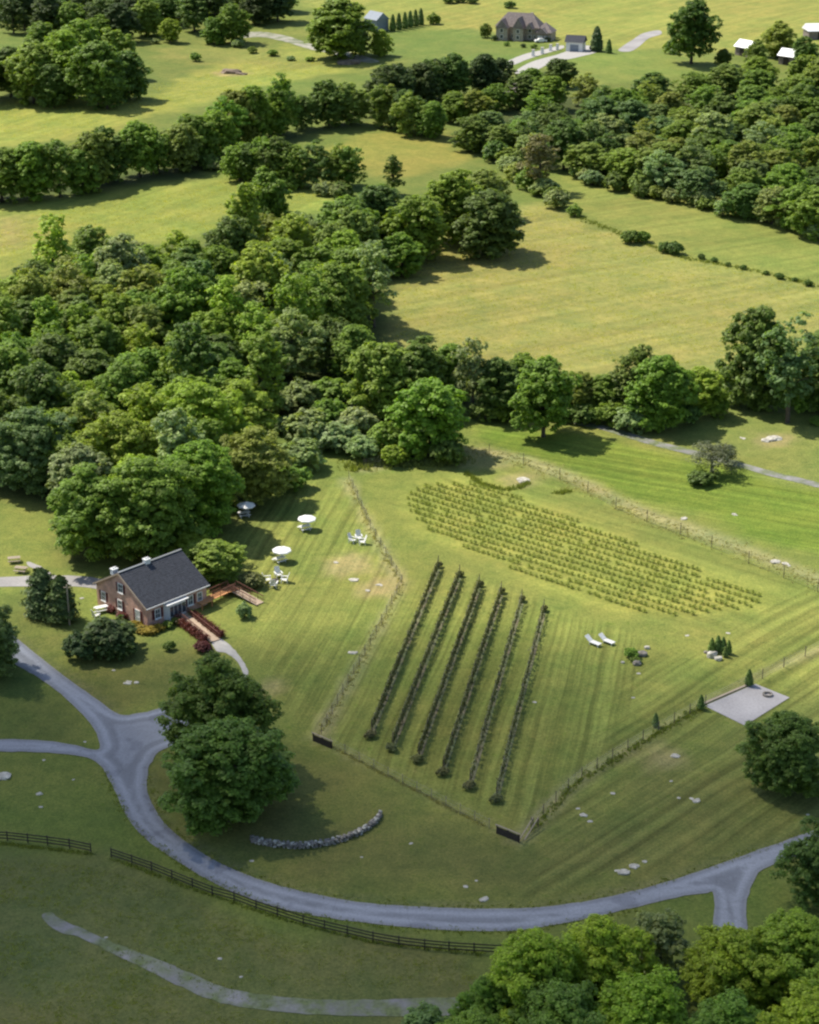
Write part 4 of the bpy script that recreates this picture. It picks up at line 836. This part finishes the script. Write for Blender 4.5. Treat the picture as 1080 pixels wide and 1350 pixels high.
M['padgrass'] = foliage('paddock_grass', .5, (.21, .235, .075), .88, 1.15); M['haygrass'] = foliage('hay_grass', .5, (.40, .385, .12), .88, 1.15)
meadow([(-60, 1125), (130, 1135), (400, 1233), (640, 1262), (640, 1310), (350, 1308), (200, 1262), (60, 1205), (-60, 1190)], 3500, .11, 'padgrass', 'tufts of paddock grass between plank fence and gravel track', 21)
meadow([(-60, 1215), (60, 1225), (200, 1285), (350, 1335), (520, 1345), (520, 1420), (-60, 1420)], 3000, .11, 'padgrass', 'tufts of paddock grass below the gravel track', 22)
meadow([(510, 470), (525, 350), (690, 275), (720, 270), (790, 303), (1110, 382), (1110, 470), (960, 480), (700, 490)], 6500, .16, 'haygrass', 'clumps of standing hay in the tan hayfield', 23)
meadow([(-20, 360), (60, 335), (330, 298), (430, 268), (410, 242), (330, 232), (60, 275), (-20, 300)], 3600, .16, 'haygrass', 'clumps of standing hay in the left middle field', 24)
meadow([(-20, 185), (90, 178), (240, 140), (330, 114), (480, 86), (460, 74), (330, 76), (230, 108), (-20, 136)], 3600, .18, 'haygrass', 'clumps of standing hay in the upper left field', 25)
# ------------------------------------------------------------------ brick house
nc, rc, lc = at(195, 829), at(273, 797), at(127, 795)
HA = math.atan2(rc.y - nc.y, rc.x - nc.x); HU = math.hypot(rc.x - nc.x, rc.y - nc.y); HV = math.hypot(lc.x - nc.x, lc.y - nc.y)
print('house', HU, HV, math.degrees(HA), math.degrees(math.atan2(lc.y - nc.y, lc.x - nc.x)))
HV = min(HV, 11.5)
house = empty('brick_house', nc, HA, 'red brick house with charcoal gable roof and maroon shutters', 'house')
WH, RISE, OV = 3.3, HV * .29, .35
b = MB()                                                                  # u along +x, depth along +y
b.add([(0, 0, -.6), (HU, 0, -.6), (HU, HV, -.6), (0, HV, -.6), (0, 0, WH), (HU, 0, WH), (HU, HV, WH), (0, HV, WH), (0, HV / 2, WH + RISE), (HU, HV / 2, WH + RISE)],
      [(0, 1, 5, 4), (1, 2, 6, 9, 5), (2, 3, 7, 6), (3, 0, 4, 8, 7)])
b.build('wall', M['brick'], house, uvbox=True)
b = MB(); th = .16; sl_ = RISE / (HV / 2); e = OV
for sgn in (0, 1):
    y0 = -e if sgn == 0 else HV + e; ym = HV / 2
    pts = [(-e, y0, WH - sl_ * e + .02), (HU + e, y0, WH - sl_ * e + .02), (HU + e, ym, WH + RISE + .02), (-e, ym, WH + RISE + .02)]
    vs = pts + [(x, y, z + th) for x, y, z in pts]
    b.add(vs, [(3, 2, 1, 0), (4, 5, 6, 7), (0, 1, 5, 4), (1, 2, 6, 5), (3, 0, 4, 7)] if sgn == 0 else [(0, 1, 2, 3), (7, 6, 5, 4), (4, 5, 1, 0), (5, 6, 2, 1), (7, 4, 0, 3)])
for k in range(18):                                                        # shingle courses, as thin steps
    f = (k + .5) / 18; y = -e + f * (HV / 2 + e); z = WH - sl_ * e + sl_ * f * (HV / 2 + e) + .02 + th
    b.bar((-e + .02, y, z + .004), (HU + e - .02, y, z + .004), .05, .022)
roof = b.build('roof', M['slate'], house)
b = MB(); b.bar((-e, HV / 2, WH + RISE + th + .05), (HU + e, HV / 2, WH + RISE + th + .05), .34, .06); b.build('ridge_cap', M['chrome'], roof)
for x, dp in ((HU * .40, 0), (-.05, 1.9)):
    b = MB(); zz = WH + RISE + (.05 if dp == 0 else -sl_ * dp * .6)
    b.box((x + .5, HV / 2 + dp, zz + .2), (.8, .7, .8)); b.box((x + .5, HV / 2 + dp, zz + .64), (.95, .85, .1)); b.box((x + .32, HV / 2 + dp, zz + .77), (.22, .22, .18)); b.box((x + .68, HV / 2 + dp, zz + .77), (.22, .22, .18))
    b.build('chimney', M['white'], roof)
b = MB()
for s0 in (-e - .02,):
    b.bar((s0, -e, WH - sl_ * e + .06), (s0, HV / 2, WH + RISE + .06), .04, .24); b.bar((s0, HV + e, WH - sl_ * e + .06), (s0, HV / 2, WH + RISE + .06), .04, .24)
b.build('rake_board', M['ramp'], roof)
b = MB(); b.bar((-e, -e - .06, WH - sl_ * e + .06), (HU + e, -e - .06, WH - sl_ * e + .06), .1, .14); b.build('gutter', M['white'], roof)
def window(side, s, z, wd, ht, shut=True, door=False, grid=2):
    """side 'f' front (y=0) or 'g' gable (x=0)"""
    rz = 0 if side == 'f' else -math.pi / 2
    b = MB()
    for dx in (-wd / 2, wd / 2): b.box((dx, -.05, 0), (.12, .1, ht + .12))
    for dz in (-ht / 2, ht / 2): b.box((0, -.05, dz), (wd - .12, .1, .12))
    for k in range(1, grid): b.box((-wd / 2 + wd * k / grid, -.05, 0), (.05, .06, ht - .12))
    b.box((0, -.052, 0), (wd - .12, .055, .05))
    f = b.build('door' if door else 'window', M['white'], house, (s, 0, z) if side == 'f' else (0, s, z), rz)
    b = MB(); b.box((0, -.025, 0), (wd - .12, .03, ht - .12)); b.build('panel' if door else 'pane', M['white'] if door else M['glass'], f)
    b = MB(); b.box((0, -.1, -ht / 2 - .1), (wd + .2, .2, .08)); b.build('step' if door else 'sill', M['white'], f)
    if shut:
        for dx in (-1, 1):
            b = MB(); b.box((dx * (wd / 2 + .3), -.03, 0), (.42, .06, ht + .05))
            for q in range(6): b.box((dx * (wd / 2 + .3), -.065, -ht / 2 + .15 + q * (ht - .3) / 5), (.34, .012, .07))
            b.build('shutter', M['shutter'], f)
window('g', HV * .86, 1.75, .9, 1.35); window('g', HV * .53, 1.7, .9, 1.35); window('g', HV * .18, 1.15, .95, 2.1, True, True); window('g', HV * .5, 4.35, 1.0, 1.3)
window('f', HU * .17, 1.75, .9, 1.4); window('f', HU * .72, 1.8, .9, 1.4); window('f', HU * .88, 1.8, .8, 1.3, False)
bay = MB(); bx = HU * .45
bay.add([(bx - 1.9, 0, .35), (bx + 1.9, 0, .35), (bx + 1.45, -.8, .35), (bx - 1.45, -.8, .35), (bx - 1.9, 0, 2.75), (bx + 1.9, 0, 2.75), (bx + 1.45, -.8, 2.65), (bx - 1.45, -.8, 2.65)], [(0, 1, 2, 3), (7, 6, 5, 4), (0, 3, 7, 4), (3, 2, 6, 7), (2, 1, 5, 6)])
bw = bay.build('bay_window', M['white'], house)
for k in range(4):
    q = MB(); x = bx - 1.08 + k * .72; q.box((x, -.815, 1.65), (.62, .03, 1.5)); q.build('pane', M['glass'], bw)
q = MB(); q.box((bx, -.45, 2.82), (3.9, 1.05, .1)); q.build('bay_roof', M['white'], bw)
q = MB(); q.box((HU + .06, HV * .5, 1.5), (.12, 1.0, 2.1)); q.build('door', M['white'], house)
def hw(u, v, z=0.0):
    """a point near the house, in metres along its front (u) and into its depth (v)"""
    p = nc + Vector((math.cos(HA) * u - math.sin(HA) * v, math.sin(HA) * u + math.cos(HA) * v, 0)); return g(p.x, p.y, z)
for i, (x, y, s_) in enumerate([(178, 829, 1.3), (188, 834, 1.2), (199, 835, 1.2), (210, 831, 1.1)]):
    plant('yelbush', at(x, y), s_, 'yel', 'golden yellow shrub, %s from left at the near corner of the house' % ORD[i], 'shrub', 'golden shrubs at the house corner')
for i, (x, y) in enumerate([(222, 827), (233, 822), (255, 812)]):
    plant('smallbush', at(x, y), 1.1, 'olv', 'low green foundation shrub, %s from left along the house front' % ORD[i], 'shrub', 'low shrubs along the house front')
for i, (x, y, s_) in enumerate([(150, 806, 1.2), (163, 815, 1.2)]):
    plant('redbush', at(x, y), s_, 'brn', ['dark red bush under the gable window, the left one', 'dark red bush under the gable window, the right one'][i], 'shrub', 'red bushes under the gable')
# boardwalk with barberry either side
def deckrun(root, pts, wd, mt, rail, rh=.95, part='ramp_deck'):
    for a, b_ in zip(pts[:-1], pts[1:]):
        d = (b_ - a); n = max(2, int(d.length / .16)); sd = Vector((-d.y, d.x, 0)).normalized(); bb = MB()
        for k in range(n):
            p0 = a + d * (k + .08) / n; p1 = a + d * (k + .92) / n; mid_ = (p0 + p1) / 2
            bb.bar(mid_ - sd * wd / 2, mid_ + sd * wd / 2, (p1 - p0).length, .045)
        bb.build(part, M[mt], root)
        for s_ in (-1, 1):
            rb = MB()
            for h in (.35, rh): rb.bar(a + sd * s_ * wd / 2 + Vector((0, 0, h)), b_ + sd * s_ * wd / 2 + Vector((0, 0, h)), .07, .11 if h == rh else .07)
            m_ = max(2, int(d.length / .3))
            for k in range(m_ + 1):
                p = a + d * k / m_ + sd * s_ * (wd / 2 + .005); big = k % 5 == 0; rb.bar(p - Vector((0, 0, p.z + .2 if False else (.5 if big else -.3))), p + Vector((0, 0, rh - .06)), .09 if big else .035, .09 if big else .035)
            rb.build('railing', M[rail], root)
a, b_ = at(238, 812), at(284, 846); bwk = empty('boardwalk', a, 0, 'sunbleached timber boardwalk between red hedges down from the house front', 'boardwalk')
Z = lambda q, z: Vector((q.x - a.x, q.y - a.y, q.z - a.z + z))
deckrun(bwk, [Z(a, .55), Z(b_, .15)], 1.5, 'ramp', 'redwood', .8)
d = (b_ - a); nn = 6
for s_, side in ((-1, 'left'), (1, 'right')):
    he = empty('barberry_hedge', a + d * .12 + Vector((-d.y, d.x, 0)).normalized() * -s_ * 1.35, 0, 'dark red barberry hedge along the %s side of the boardwalk' % ('lower' if s_ == 1 else 'upper'), 'hedge', 'red hedges beside the boardwalk')
    r = np.random.default_rng(50 + s_); n = 3800; t = r.uniform(0, .85, n); hx = r.normal(0, .28, n); hz = np.abs(r.normal(.55, .24, n)).clip(.05, 1.05) * (1 + .18 * np.sin(t * 40))
    sdv = Vector((-d.y, d.x, 0)).normalized(); C = np.stack([t * d.x + hx * sdv.x, t * d.y + hx * sdv.y, t * (b_.z - a.z) + hz], 1)
    V, Fq = cards(C, unit(r, n) * .7 + np.array([0, 0, .6]), r.uniform(.1, .2, n), r, .8); link('foliage', raw_mesh('hedge_leaves', V, Fq, M['redleaf']), he)
plant('redbush', at(267, 858), 1.5, 'brn', 'rounded dark red bush at the foot of the boardwalk', 'shrub'); plant('pinkbush', at(273, 857), .9, 'yel', 'pale pink flowering bush at the foot of the boardwalk', 'shrub')
a = at(268, 800); wr = empty('wooden_ramp', a, 0, 'orange brown timber ramp with railings turning right from the house corner', 'ramp')
b1, b2 = at(306, 782), at(343, 797)
b = MB(); b.box((0, 0, 1.0), (2.0, 2.0, .1), HA)
for sx in (-.9, .9):
    for sy in (-.9, .9): b.box((sx * math.cos(HA) - sy * math.sin(HA), sx * math.sin(HA) + sy * math.cos(HA), .4), (.12, .12, 1.2), HA)
b.build('landing', M['deck'], wr)
b = MB(); b.box((b1.x - a.x, b1.y - a.y, b1.z - a.z + .80), (1.9, 1.9, .1), HA); b.build('landing', M['deck'], wr)
deckrun(wr, [Vector((.8, .7, 1.0)), Z(b1, .80)], 1.5, 'deck', 'redwood'); deckrun(wr, [Z(b1, .80), Z(b2, .12)], 1.5, 'ramp', 'redwood')

# ------------------------------------------------------------------ lawn furniture
def patio(p, label, grp, rz=0.0, sc=1.0):
    """white canvas parasol over its own pole"""
    root = empty('patio_umbrella', p, rz, label, 'umbrella', grp); root.scale = (sc, sc, sc)
    n = 8; R = 1.45; zt, ze = 2.35, 1.85
    vs = [(0, 0, zt)] + [(math.cos(6.2832 * k / n) * R * .5, math.sin(6.2832 * k / n) * R * .5, zt - .2) for k in range(n)] + [(math.cos(6.2832 * k / n) * R, math.sin(6.2832 * k / n) * R, ze) for k in range(n)] + [(math.cos(6.2832 * k / n) * R, math.sin(6.2832 * k / n) * R, ze - .16) for k in range(n)]
    fs = [(0, 1 + k, 1 + (k + 1) % n) for k in range(n)] + [(1 + k + n * j, 1 + k + n * (j + 1), 1 + (k + 1) % n + n * (j + 1), 1 + (k + 1) % n + n * j) for j in (0, 1) for k in range(n)]
    b = MB(); b.add(vs, fs); b.build('canopy', M['canvas'], root)
    b = MB(); b.tube([(0, 0, 0), (0, 0, 2.5)], [.03, .03], 8); b.build('pole', M['chrome'], root)
    b = MB(); b.tube([(0, 0, 0), (0, 0, .1)], [.28, .26], 14); b.build('base', M['chrome'], root)
    return root
def picnic(p, rz, label, grp, mt='white'):
    root = empty('picnic_table', p, rz, label, 'table', grp)
    b = MB()
    for k in range(5): b.box((0, -.36 + k * .18, .75), (1.85, .165, .045))
    b.build('tabletop', M[mt], root)
    for sy in (-1, 1):
        b = MB(); b.box((0, sy * .74, .45), (1.85, .14, .045)); b.box((0, sy * .59, .45), (1.85, .13, .045)); b.build('bench', M[mt], root)
    for sx in (-.65, .65):
        b = MB(); b.bar((sx, -.62, 0), (sx, -.18, .72), .09, .05); b.bar((sx, .62, 0), (sx, .18, .72), .09, .05); b.box((sx, 0, .41), (.05, 1.5, .07)); b.build('leg', M[mt], root)
    return root
UGR = 'white umbrella tables on the sunny lawn'; TGR = 'white picnic tables on the lawn'
for i, (x, y, lb) in enumerate([(325, 680, 'white umbrella in the deep shade at the woodland edge'), (405, 698, 'white umbrella on the sunny lawn, the one farther from the house'), (372, 740, 'white umbrella on the sunny lawn, between the other umbrella and the chair set')]):
    p = at(x, y); patio(p, lb, UGR, .3 * i); picnic(p + Vector((-.35, -.25, 0)), .35 + i * .2, lb.replace('white umbrella', 'white picnic table under the umbrella').replace(', between the other umbrella and the chair set', ' nearer the house').replace(', the one farther from the house', ' farther from the house'), TGR)
def chair(p, rz, label, grp, mt='white'):
    root = empty('lawn_chair', p, rz, label, 'chair', grp)
    b = MB()
    for k in range(5): b.box((0, -.25 + k * .125, .36 - k * .02), (.55, .11, .03))
    b.build('seat', M[mt], root)
    b = MB()
    for k in range(5): b.box((-.24 + k * .12, .42, .72), (.105, .03, .85 - .05 * abs(k - 2)), 0, ('X', -.35))
    b.build('backrest', M[mt], root)
    for sx in (-1, 1):
        b = MB(); b.box((sx * .36, -.02, .58), (.13, .75, .03)); b.build('armrest', M[mt], root)
        for sy in (-.32, .32):
            b = MB(); b.box((sx * .31, sy, .28), (.07, .09, .58)); b.build('leg', M[mt], root)
    return root
CG = 'white lawn chairs'
c0 = at(363, 768)
for i, (dx, dy, rz, lb) in enumerate([(-1.15, .2, 1.7, 'left'), (.35, 1.9, .4, 'far'), (1.35, .1, -1.6, 'right'), (-.1, -1.5, 3.0, 'near')]):
    o = chair(g(c0.x + dx, c0.y + dy), rz + math.pi * (i == 9), 'white lawn chair on the %s side of the low table set below the umbrellas' % lb, CG); o.scale = (1.35,) * 3
def lowtable(p, label, grp=None, mt='chrome'):
    root = empty('low_table', p, 0, label, 'table', grp); b = MB(); b.tube([(0, 0, .42), (0, 0, .47)], [.5, .5], 16); b.build('tabletop', M[mt], root)
    for k in range(4):
        b = MB(); a_ = .785 + 1.571 * k; b.tube([(math.cos(a_) * .36, math.sin(a_) * .36, 0), (math.cos(a_) * .3, math.sin(a_) * .3, .42)], [.03, .03], 6); b.build('leg', M[mt], root)
lowtable(c0, 'small dark round table between the four white lawn chairs', None, 'darkwood')
c1 = at(471, 717)
for i, (dx, dy, rz, lb) in enumerate([(-.7, .5, 1.0, 'left'), (.75, -.1, -1.4, 'right'), (.2, 1.6, 0.2, 'far')]):
    o = chair(g(c1.x + dx, c1.y + dy), rz, 'white lawn chair, the %s one of three by the left vineyard fence' % lb, CG); o.scale = (1.3,) * 3
def lounge(p, rz, label):
    root = empty('sun_lounger', p, rz, label, 'lounger', 'white loungers below the young vines')
    b = MB()
    for k in range(9): b.box((-.35 + k * .15, 0, .36), (.13, .72, .035))
    b.build('seat', M['white'], root)
    b = MB()
    for k in range(6): b.box((-.5 - k * .12, 0, .42 + k * .09), (.14, .72, .035), 0, ('Y', .62))
    b.build('backrest', M['white'], root)
    for sx in (-.4, .8):
        for sy in (-.3, .3):
            b = MB(); b.box((sx, sy, .17), (.07, .07, .36)); b.build('leg', M['white'], root)
    root.scale = (1.15,) * 3
lounge(at(783, 850), -.75, 'left white lounger of the pair below the young vines'); lounge(at(801, 848), -.75, 'right white lounger of the pair below the young vines')
GT = 'grey picnic tables on the side lawn'
picnic(at(19, 741), .2, 'grey picnic table on the side lawn, the upper left one', GT, 'palepost'); picnic(at(28, 754), -.2, 'grey picnic table at the head of the worn path', GT, 'palepost')
picnic(at(134, 806), .5, 'white picnic table against the brick gable', None); o = chair(at(127, 814), 2.2, 'white lawn chair beside the gable picnic table', CG); o.scale = (1.2,) * 3
# rock garden beds
def boulder(x, y, wd, label, mt='stone', hk=.6):
    p = at(x, y); s_ = wd / pxm(p); r = np.random.default_rng(int(x + y)); b = MB(); vs, fs = rock_verts(r, (s_, s_ * .75, s_ * hk), 2); b.add([(v[0], v[1], v[2] + s_ * .15) for v in vs], fs); tag(b.build('boulder', M[mt], None, p), label, 'rock', 'boulders of the rock beds')
boulder(840, 876, 14, 'grey boulder at the front of the rock bed below the loungers'); boulder(846, 864, 18, 'flat grey boulder in the rock bed below the loungers', 'stone', .4); boulder(853, 855, 9, 'pale boulder at the upper right of the rock bed', 'lime'); boulder(821, 874, 6, 'small boulder at the left of the rock bed', 'lime')
plant('smallbush', at(832, 866), 1.4, 'lush', 'green bush in the rock bed below the loungers', 'bush'); plant('smallbush', at(838, 873), 1.1, 'dark', 'dark low bush between the boulders of the rock bed', 'bush', None, .7)
boulder(939, 866, 17, 'big white boulder in front of the juniper fan', 'lime', .8); boulder(947, 870, 13, 'lower white boulder at the right of the big one', 'lime', .5); boulder(931, 861, 8, 'grey boulder at the left of the juniper fan')
JG = 'junipers by the gravel pad'
for i, (x, y, s_) in enumerate([(938, 860, .95), (946, 859, 1.05), (953, 860, 1.0), (960, 862, .9), (956, 866, .7)]):
    plant('juniper', at(x, y), s_ * 1.05, 'dark', 'spiky dark juniper, %s from left behind the white boulders' % ORD[i] if i < 4 else 'small dark juniper low at the right of the white boulders', 'juniper', 'junipers behind the white boulders')
plant('juniper', at(924, 935), .95, 'dark', 'pointed dark juniper at the left corner of the gravel pad', 'juniper', JG); plant('juniper', at(987, 904), 1.1, 'dark', 'pointed dark juniper at the far corner of the gravel pad', 'juniper', JG); plant('juniper', at(864, 958), .9, 'blu', 'thin bluish juniper on the right vineyard fence line', 'juniper', JG)
# border board of the pad, fire ring
a, b_ = at(930, 930), at(995, 902); bo = MB(); d = b_ - a; bo.bar(Vector((-.25, .25, .06)), d + Vector((-.25, .25, .06)), .35, .2); tag(bo.build('timber_edging', M['palepost'], None, a), 'tan timber edging along the upper side of the gravel pad', 'edging')
p = at(1012, 917); b = MB(); 
for k in range(10): b.box((math.cos(.628 * k) * .55, math.sin(.628 * k) * .55, .18), (.34, .2, .3), .628 * k + 1.57)
tag(b.build('fire_ring', M['stone'], None, p), 'low stone fire ring on the gravel pad', 'fire ring')
# pole, white shed
p = at(92, 824); root = empty('wooden_pole', p, 0, 'slim grey pole standing between evergreens and brick gable', 'pole'); b = MB(); b.tube([(0, 0, -.3), (0, 0, 6.2)], [.13, .09], 10); b.build('shaft', M['palepost'], root); b = MB(); b.bar((-.5, 0, 5.8), (.5, 0, 5.8), .09, .1); b.build('crossarm', M['palepost'], root)
p = at(76, 658); root = empty('white_shed', p, .2, 'small white shed at the edge of the trees above the side lawn', 'shed'); b = MB(); b.box((0, 0, 1.05), (1.5, 1.4, 2.2)); b.build('wall', M['white'], root); b = MB()
b.add([(-.85, -.8, 2.15), (.85, -.8, 2.15), (.85, .8, 2.15), (-.85, .8, 2.15), (-.85, 0, 2.6), (.85, 0, 2.6)], [(0, 1, 5, 4), (2, 3, 4, 5), (0, 4, 3), (1, 2, 5), (3, 2, 1, 0)]); b.build('roof', M['whiteroof'], root); b = MB(); b.box((0, -.72, .95), (.8, .05, 1.85)); b.build('door', M['chrome'], root)

# ------------------------------------------------------------------ far buildings
def hip(b, x0, x1, y0, y1, z0, h, gable=False, e=.5):
    x0 -= e; x1 += e; y0 -= e; y1 += e; ym = (y0 + y1) / 2; k = 0 if gable else (y1 - y0) / 2
    b.add([(x0, y0, z0), (x1, y0, z0), (x1, y1, z0), (x0, y1, z0), (x0 + k, ym, z0 + h), (x1 - k, ym, z0 + h)], [(0, 1, 5, 4), (1, 2, 5), (2, 3, 4, 5), (3, 0, 4), (3, 2, 1, 0)])
def hipy(b, x0, x1, y0, y1, z0, h, e=.4):
    x0 -= e; x1 += e; y0 -= e; xm = (x0 + x1) / 2
    b.add([(x0, y0, z0), (x1, y0, z0), (x1, y1, z0), (x0, y1, z0), (xm, y0, z0 + h), (xm, y1, z0 + h)], [(0, 1, 4), (1, 2, 5, 4), (2, 3, 5), (3, 0, 4, 5), (3, 2, 1, 0)])
p = at(682, 53); est = empty('estate_house', p, -.35, 'large far house with many grey brown roofs and stone gables', 'house'); est.scale = (.86,) * 3
wl_ = MB(); wl_.box((0, 4, 2.5), (19, 8, 6)); wl_.box((-6, -1, 2.3), (5, 4, 5.6)); wl_.box((1.2, -1.2, 2.4), (4.4, 4, 5.8)); wl_.box((11.5, 3, 1.7), (7, 7, 4.4))
wl_.build('wall', M['tanwall'], est)
rf = MB(); hip(rf, -9.5, 9.5, 0, 8, 5.5, 5.4); hip(rf, 8, 15, -.5, 6.5, 3.9, 3.8)
main_roof = rf.build('roof', M['farroof'], est)
for x0, x1, z0, h in ((-8.5, -3.5, 5.1, 3.6), (-1, 3.4, 5.3, 4.4), (4.6, 7.4, 5.4, 2.4), (9.6, 13.6, 3.8, 2.2)):
    rf = MB(); hipy(rf, x0, x1, -3.1, 3.5, z0, h); rf.build('gable_roof', M['farroof'], main_roof)
rf = MB(); rf.box((4.5, 6, 9.2), (1.2, 1, 3.2)); rf.build('chimney', M['tanwall'], main_roof)
for x, z, y in ((-6, 1.7, -3.02), (-6, 4.2, -3.02), (1.2, 1.7, -3.22), (1.2, 4.2, -3.22), (5.5, 1.7, -.02), (5.5, 4.2, -.02), (-1.9, 1.7, -.02), (8, 1.7, -.02)):
    q = MB(); q.box((x, y - .03, z), (1.5, .1, 1.7)); f = q.build('window', M['white'], est); q = MB(); q.box((x, y - .09, z), (1.2, .04, 1.4)); q.build('pane', M['glass'], f)
for x in (10.2, 13):
    q = MB(); q.box((x, -.55, 1.4), (2.2, .1, 2.3)); q.build('garage_door', M['white'], est)
p = at(757, 68); ga = empty('garage', p, -.3, 'small white far garage with dark roof beside the estate drive', 'garage'); b = MB(); b.box((0, 2.5, 1.5), (6, 5, 3.4)); b.build('wall', M['white'], ga); b = MB(); hip(b, -3, 3, 0, 5, 3.2, 2.1, True); b.build('roof', M['slate'], ga); b = MB(); b.box((0, -.04, 1.2), (3, .1, 2.3)); b.build('garage_door', M['bluegrey'], ga)
for i, (x, y) in enumerate([(703, 74), (715, 71), (726, 67), (735, 66)]):
    p = at(x, y); root = empty('stone_pillar', p, -.3, 'white gate pillar, %s from left along the estate drive' % ORD[i], 'pillar', 'white pillars along the estate drive'); b = MB(); b.box((0, 0, 1.0), (.9, .9, 2.1)); b.build('shaft', M['white'], root); b = MB(); b.box((0, 0, 2.15), (1.15, 1.15, .18)); b.build('cap', M['lime'], root)
def car(p, rz, label):
    root = empty('parked_car', p, rz, label, 'car')
    prof = [(-2.2, .35), (-2.2, .85), (-1.9, 1.0), (-1.3, 1.02), (-.7, 1.5), (.8, 1.52), (1.5, 1.0), (2.15, .9), (2.2, .35)]; n = len(prof); b = MB()
    b.add([(x, -.85 if z < 1.2 else -.7, z) for x, z in prof] + [(x, .85 if z < 1.2 else .7, z) for x, z in prof], [tuple(range(n)), tuple(reversed(range(n, 2 * n)))] + [(i, i + n, (i + 1) % n + n, (i + 1) % n) for i in range(n)]); b.build('body', M['white'], root)
    for sx in (-1.35, 1.35):
        for sy in (-.8, .8):
            b = MB(); b.tube([(sx, sy - .1, .33), (sx, sy + .1, .33)], [.33, .33], 14); b.build('wheel', M['darkwood'], root)
    b = MB(); b.box((.05, 0, 1.3), (1.5, 1.50, .26)); b.build('side_window', M['glass'], root)
for i, (x, y, wd, tn) in enumerate([(652, 50, 10, 'drk'), (668, 58, 8, 'mid'), (690, 60, 8, 'drk'), (704, 61, 9, 'olv'), (722, 52, 9, 'brn')]):
    T('bush%d' % (i % 3), x, y, wd, tn, 'garden bush, %s from left along the front of the estate house' % ORD[i], 1.0, 'bush', 'garden bushes of the estate house')
car(at(713, 56), .2, 'white car parked at the right end of the estate house')
p = at(489, 40); bh = empty('farmhouse', p, -.9, 'blue grey roofed farmhouse half behind the broad lane tree', 'house'); bh.scale = (.8,) * 3; b = MB(); b.box((0, 3.5, 2.4), (9, 7, 5.6)); b.build('wall', M['bluegrey'], bh); b = MB(); hip(b, -4.5, 4.5, 0, 7, 5.1, 3.2, True); b.build('roof', M['bluegrey'], bh)
for x in (-2.5, 0, 2.5):
    q = MB(); q.box((x, -.03, 2.2), (1.1, .08, 1.5)); q.build('window', M['glass'], bh)
for x, y, rz, wd, nm, lb in [(978, 74, -.9, 6.5, 'barn', 'white roofed barn left of the olive tree, at top right'), (1036, 86, -.75, 6.0, 'barn', 'white roofed barn half hidden behind dark trees, at top right'), (1082, 52, .1, 9, 'barn', 'long white roofed barn cut by the right picture edge')]:
    p = at(x, y); root = empty(nm, p, rz, lb, 'barn', 'white roofed barns at the top right'); b = MB(); b.box((0, wd * .4, 1.4), (wd, wd * .8, 3.2)); b.build('wall', M['farroof'], root); b = MB(); hip(b, -wd / 2, wd / 2, 0, wd * .8, 3.0, 2.2, True); b.build('roof', M['whiteroof'], root); b = MB(); b.box((0, -.05, 1.3), (2.2, .1, 2.4)); b.build('door', M['darkwood'], root)
p = at(684, 136); root = empty('woodland_shed', p, -.3, 'grey roofed shed hidden among the trees of the far right wood', 'shed'); b = MB(); b.box((0, 3, 1.6), (8, 6, 3.6)); b.build('wall', M['tanwall'], root); b = MB(); hip(b, -4, 4, 0, 6, 3.3, 2.2, True); b.build('roof', M['farroof'], root)

# ------------------------------------------------------------------ unseen clouds added to cast shade over the foreground
def shade_cloud(name, ctr, size, dens, label):
    import bmesh
    bm = bmesh.new(); bmesh.ops.create_icosphere(bm, subdivisions=4, radius=1.0)
    for v in bm.verts:
        c = v.co; k = 1 + .10 * math.sin(3.1 * c.x + 1) * math.sin(3.7 * c.y) + .06 * math.sin(7 * c.x + 5 * c.y + 2) + .05 * math.sin(6 * c.z + 4 * c.x)
        v.co = Vector((c.x * k * size[0], c.y * k * size[1], c.z * k * size[2]))
    me = bpy.data.meshes.new(name); bm.to_mesh(me); bm.free()
    m, N, L, B = new_mat(name + '_vapour'); N.remove(B); vp = N.new('ShaderNodeVolumePrincipled'); vp.inputs['Color'].default_value = (1, 1, 1, 1); vp.inputs['Density'].default_value = dens
    L.new(vp.outputs[0], N['Material Output'].inputs['Volume']); me.materials.append(m)
    tag(link(name, me, None, ctr), label, None, None, 'structure')
CH = 420.0
s0 = Vector((-22, 131, 0)) + to_sun * (CH / to_sun.z)
s1 = Vector((-90, 200, 0)) + to_sun * ((CH - 30) / to_sun.z)  # second one added so that its shade covers the house front
shade_cloud('shade_cloud', s1, (66, 62, 34), .014, 'small unseen vapour puff added to shade the brick house front')
shade_cloud('shade_cloud', s0, (138, 115, 45), .0160, 'broad unseen vapour puff added to shade the near fields')
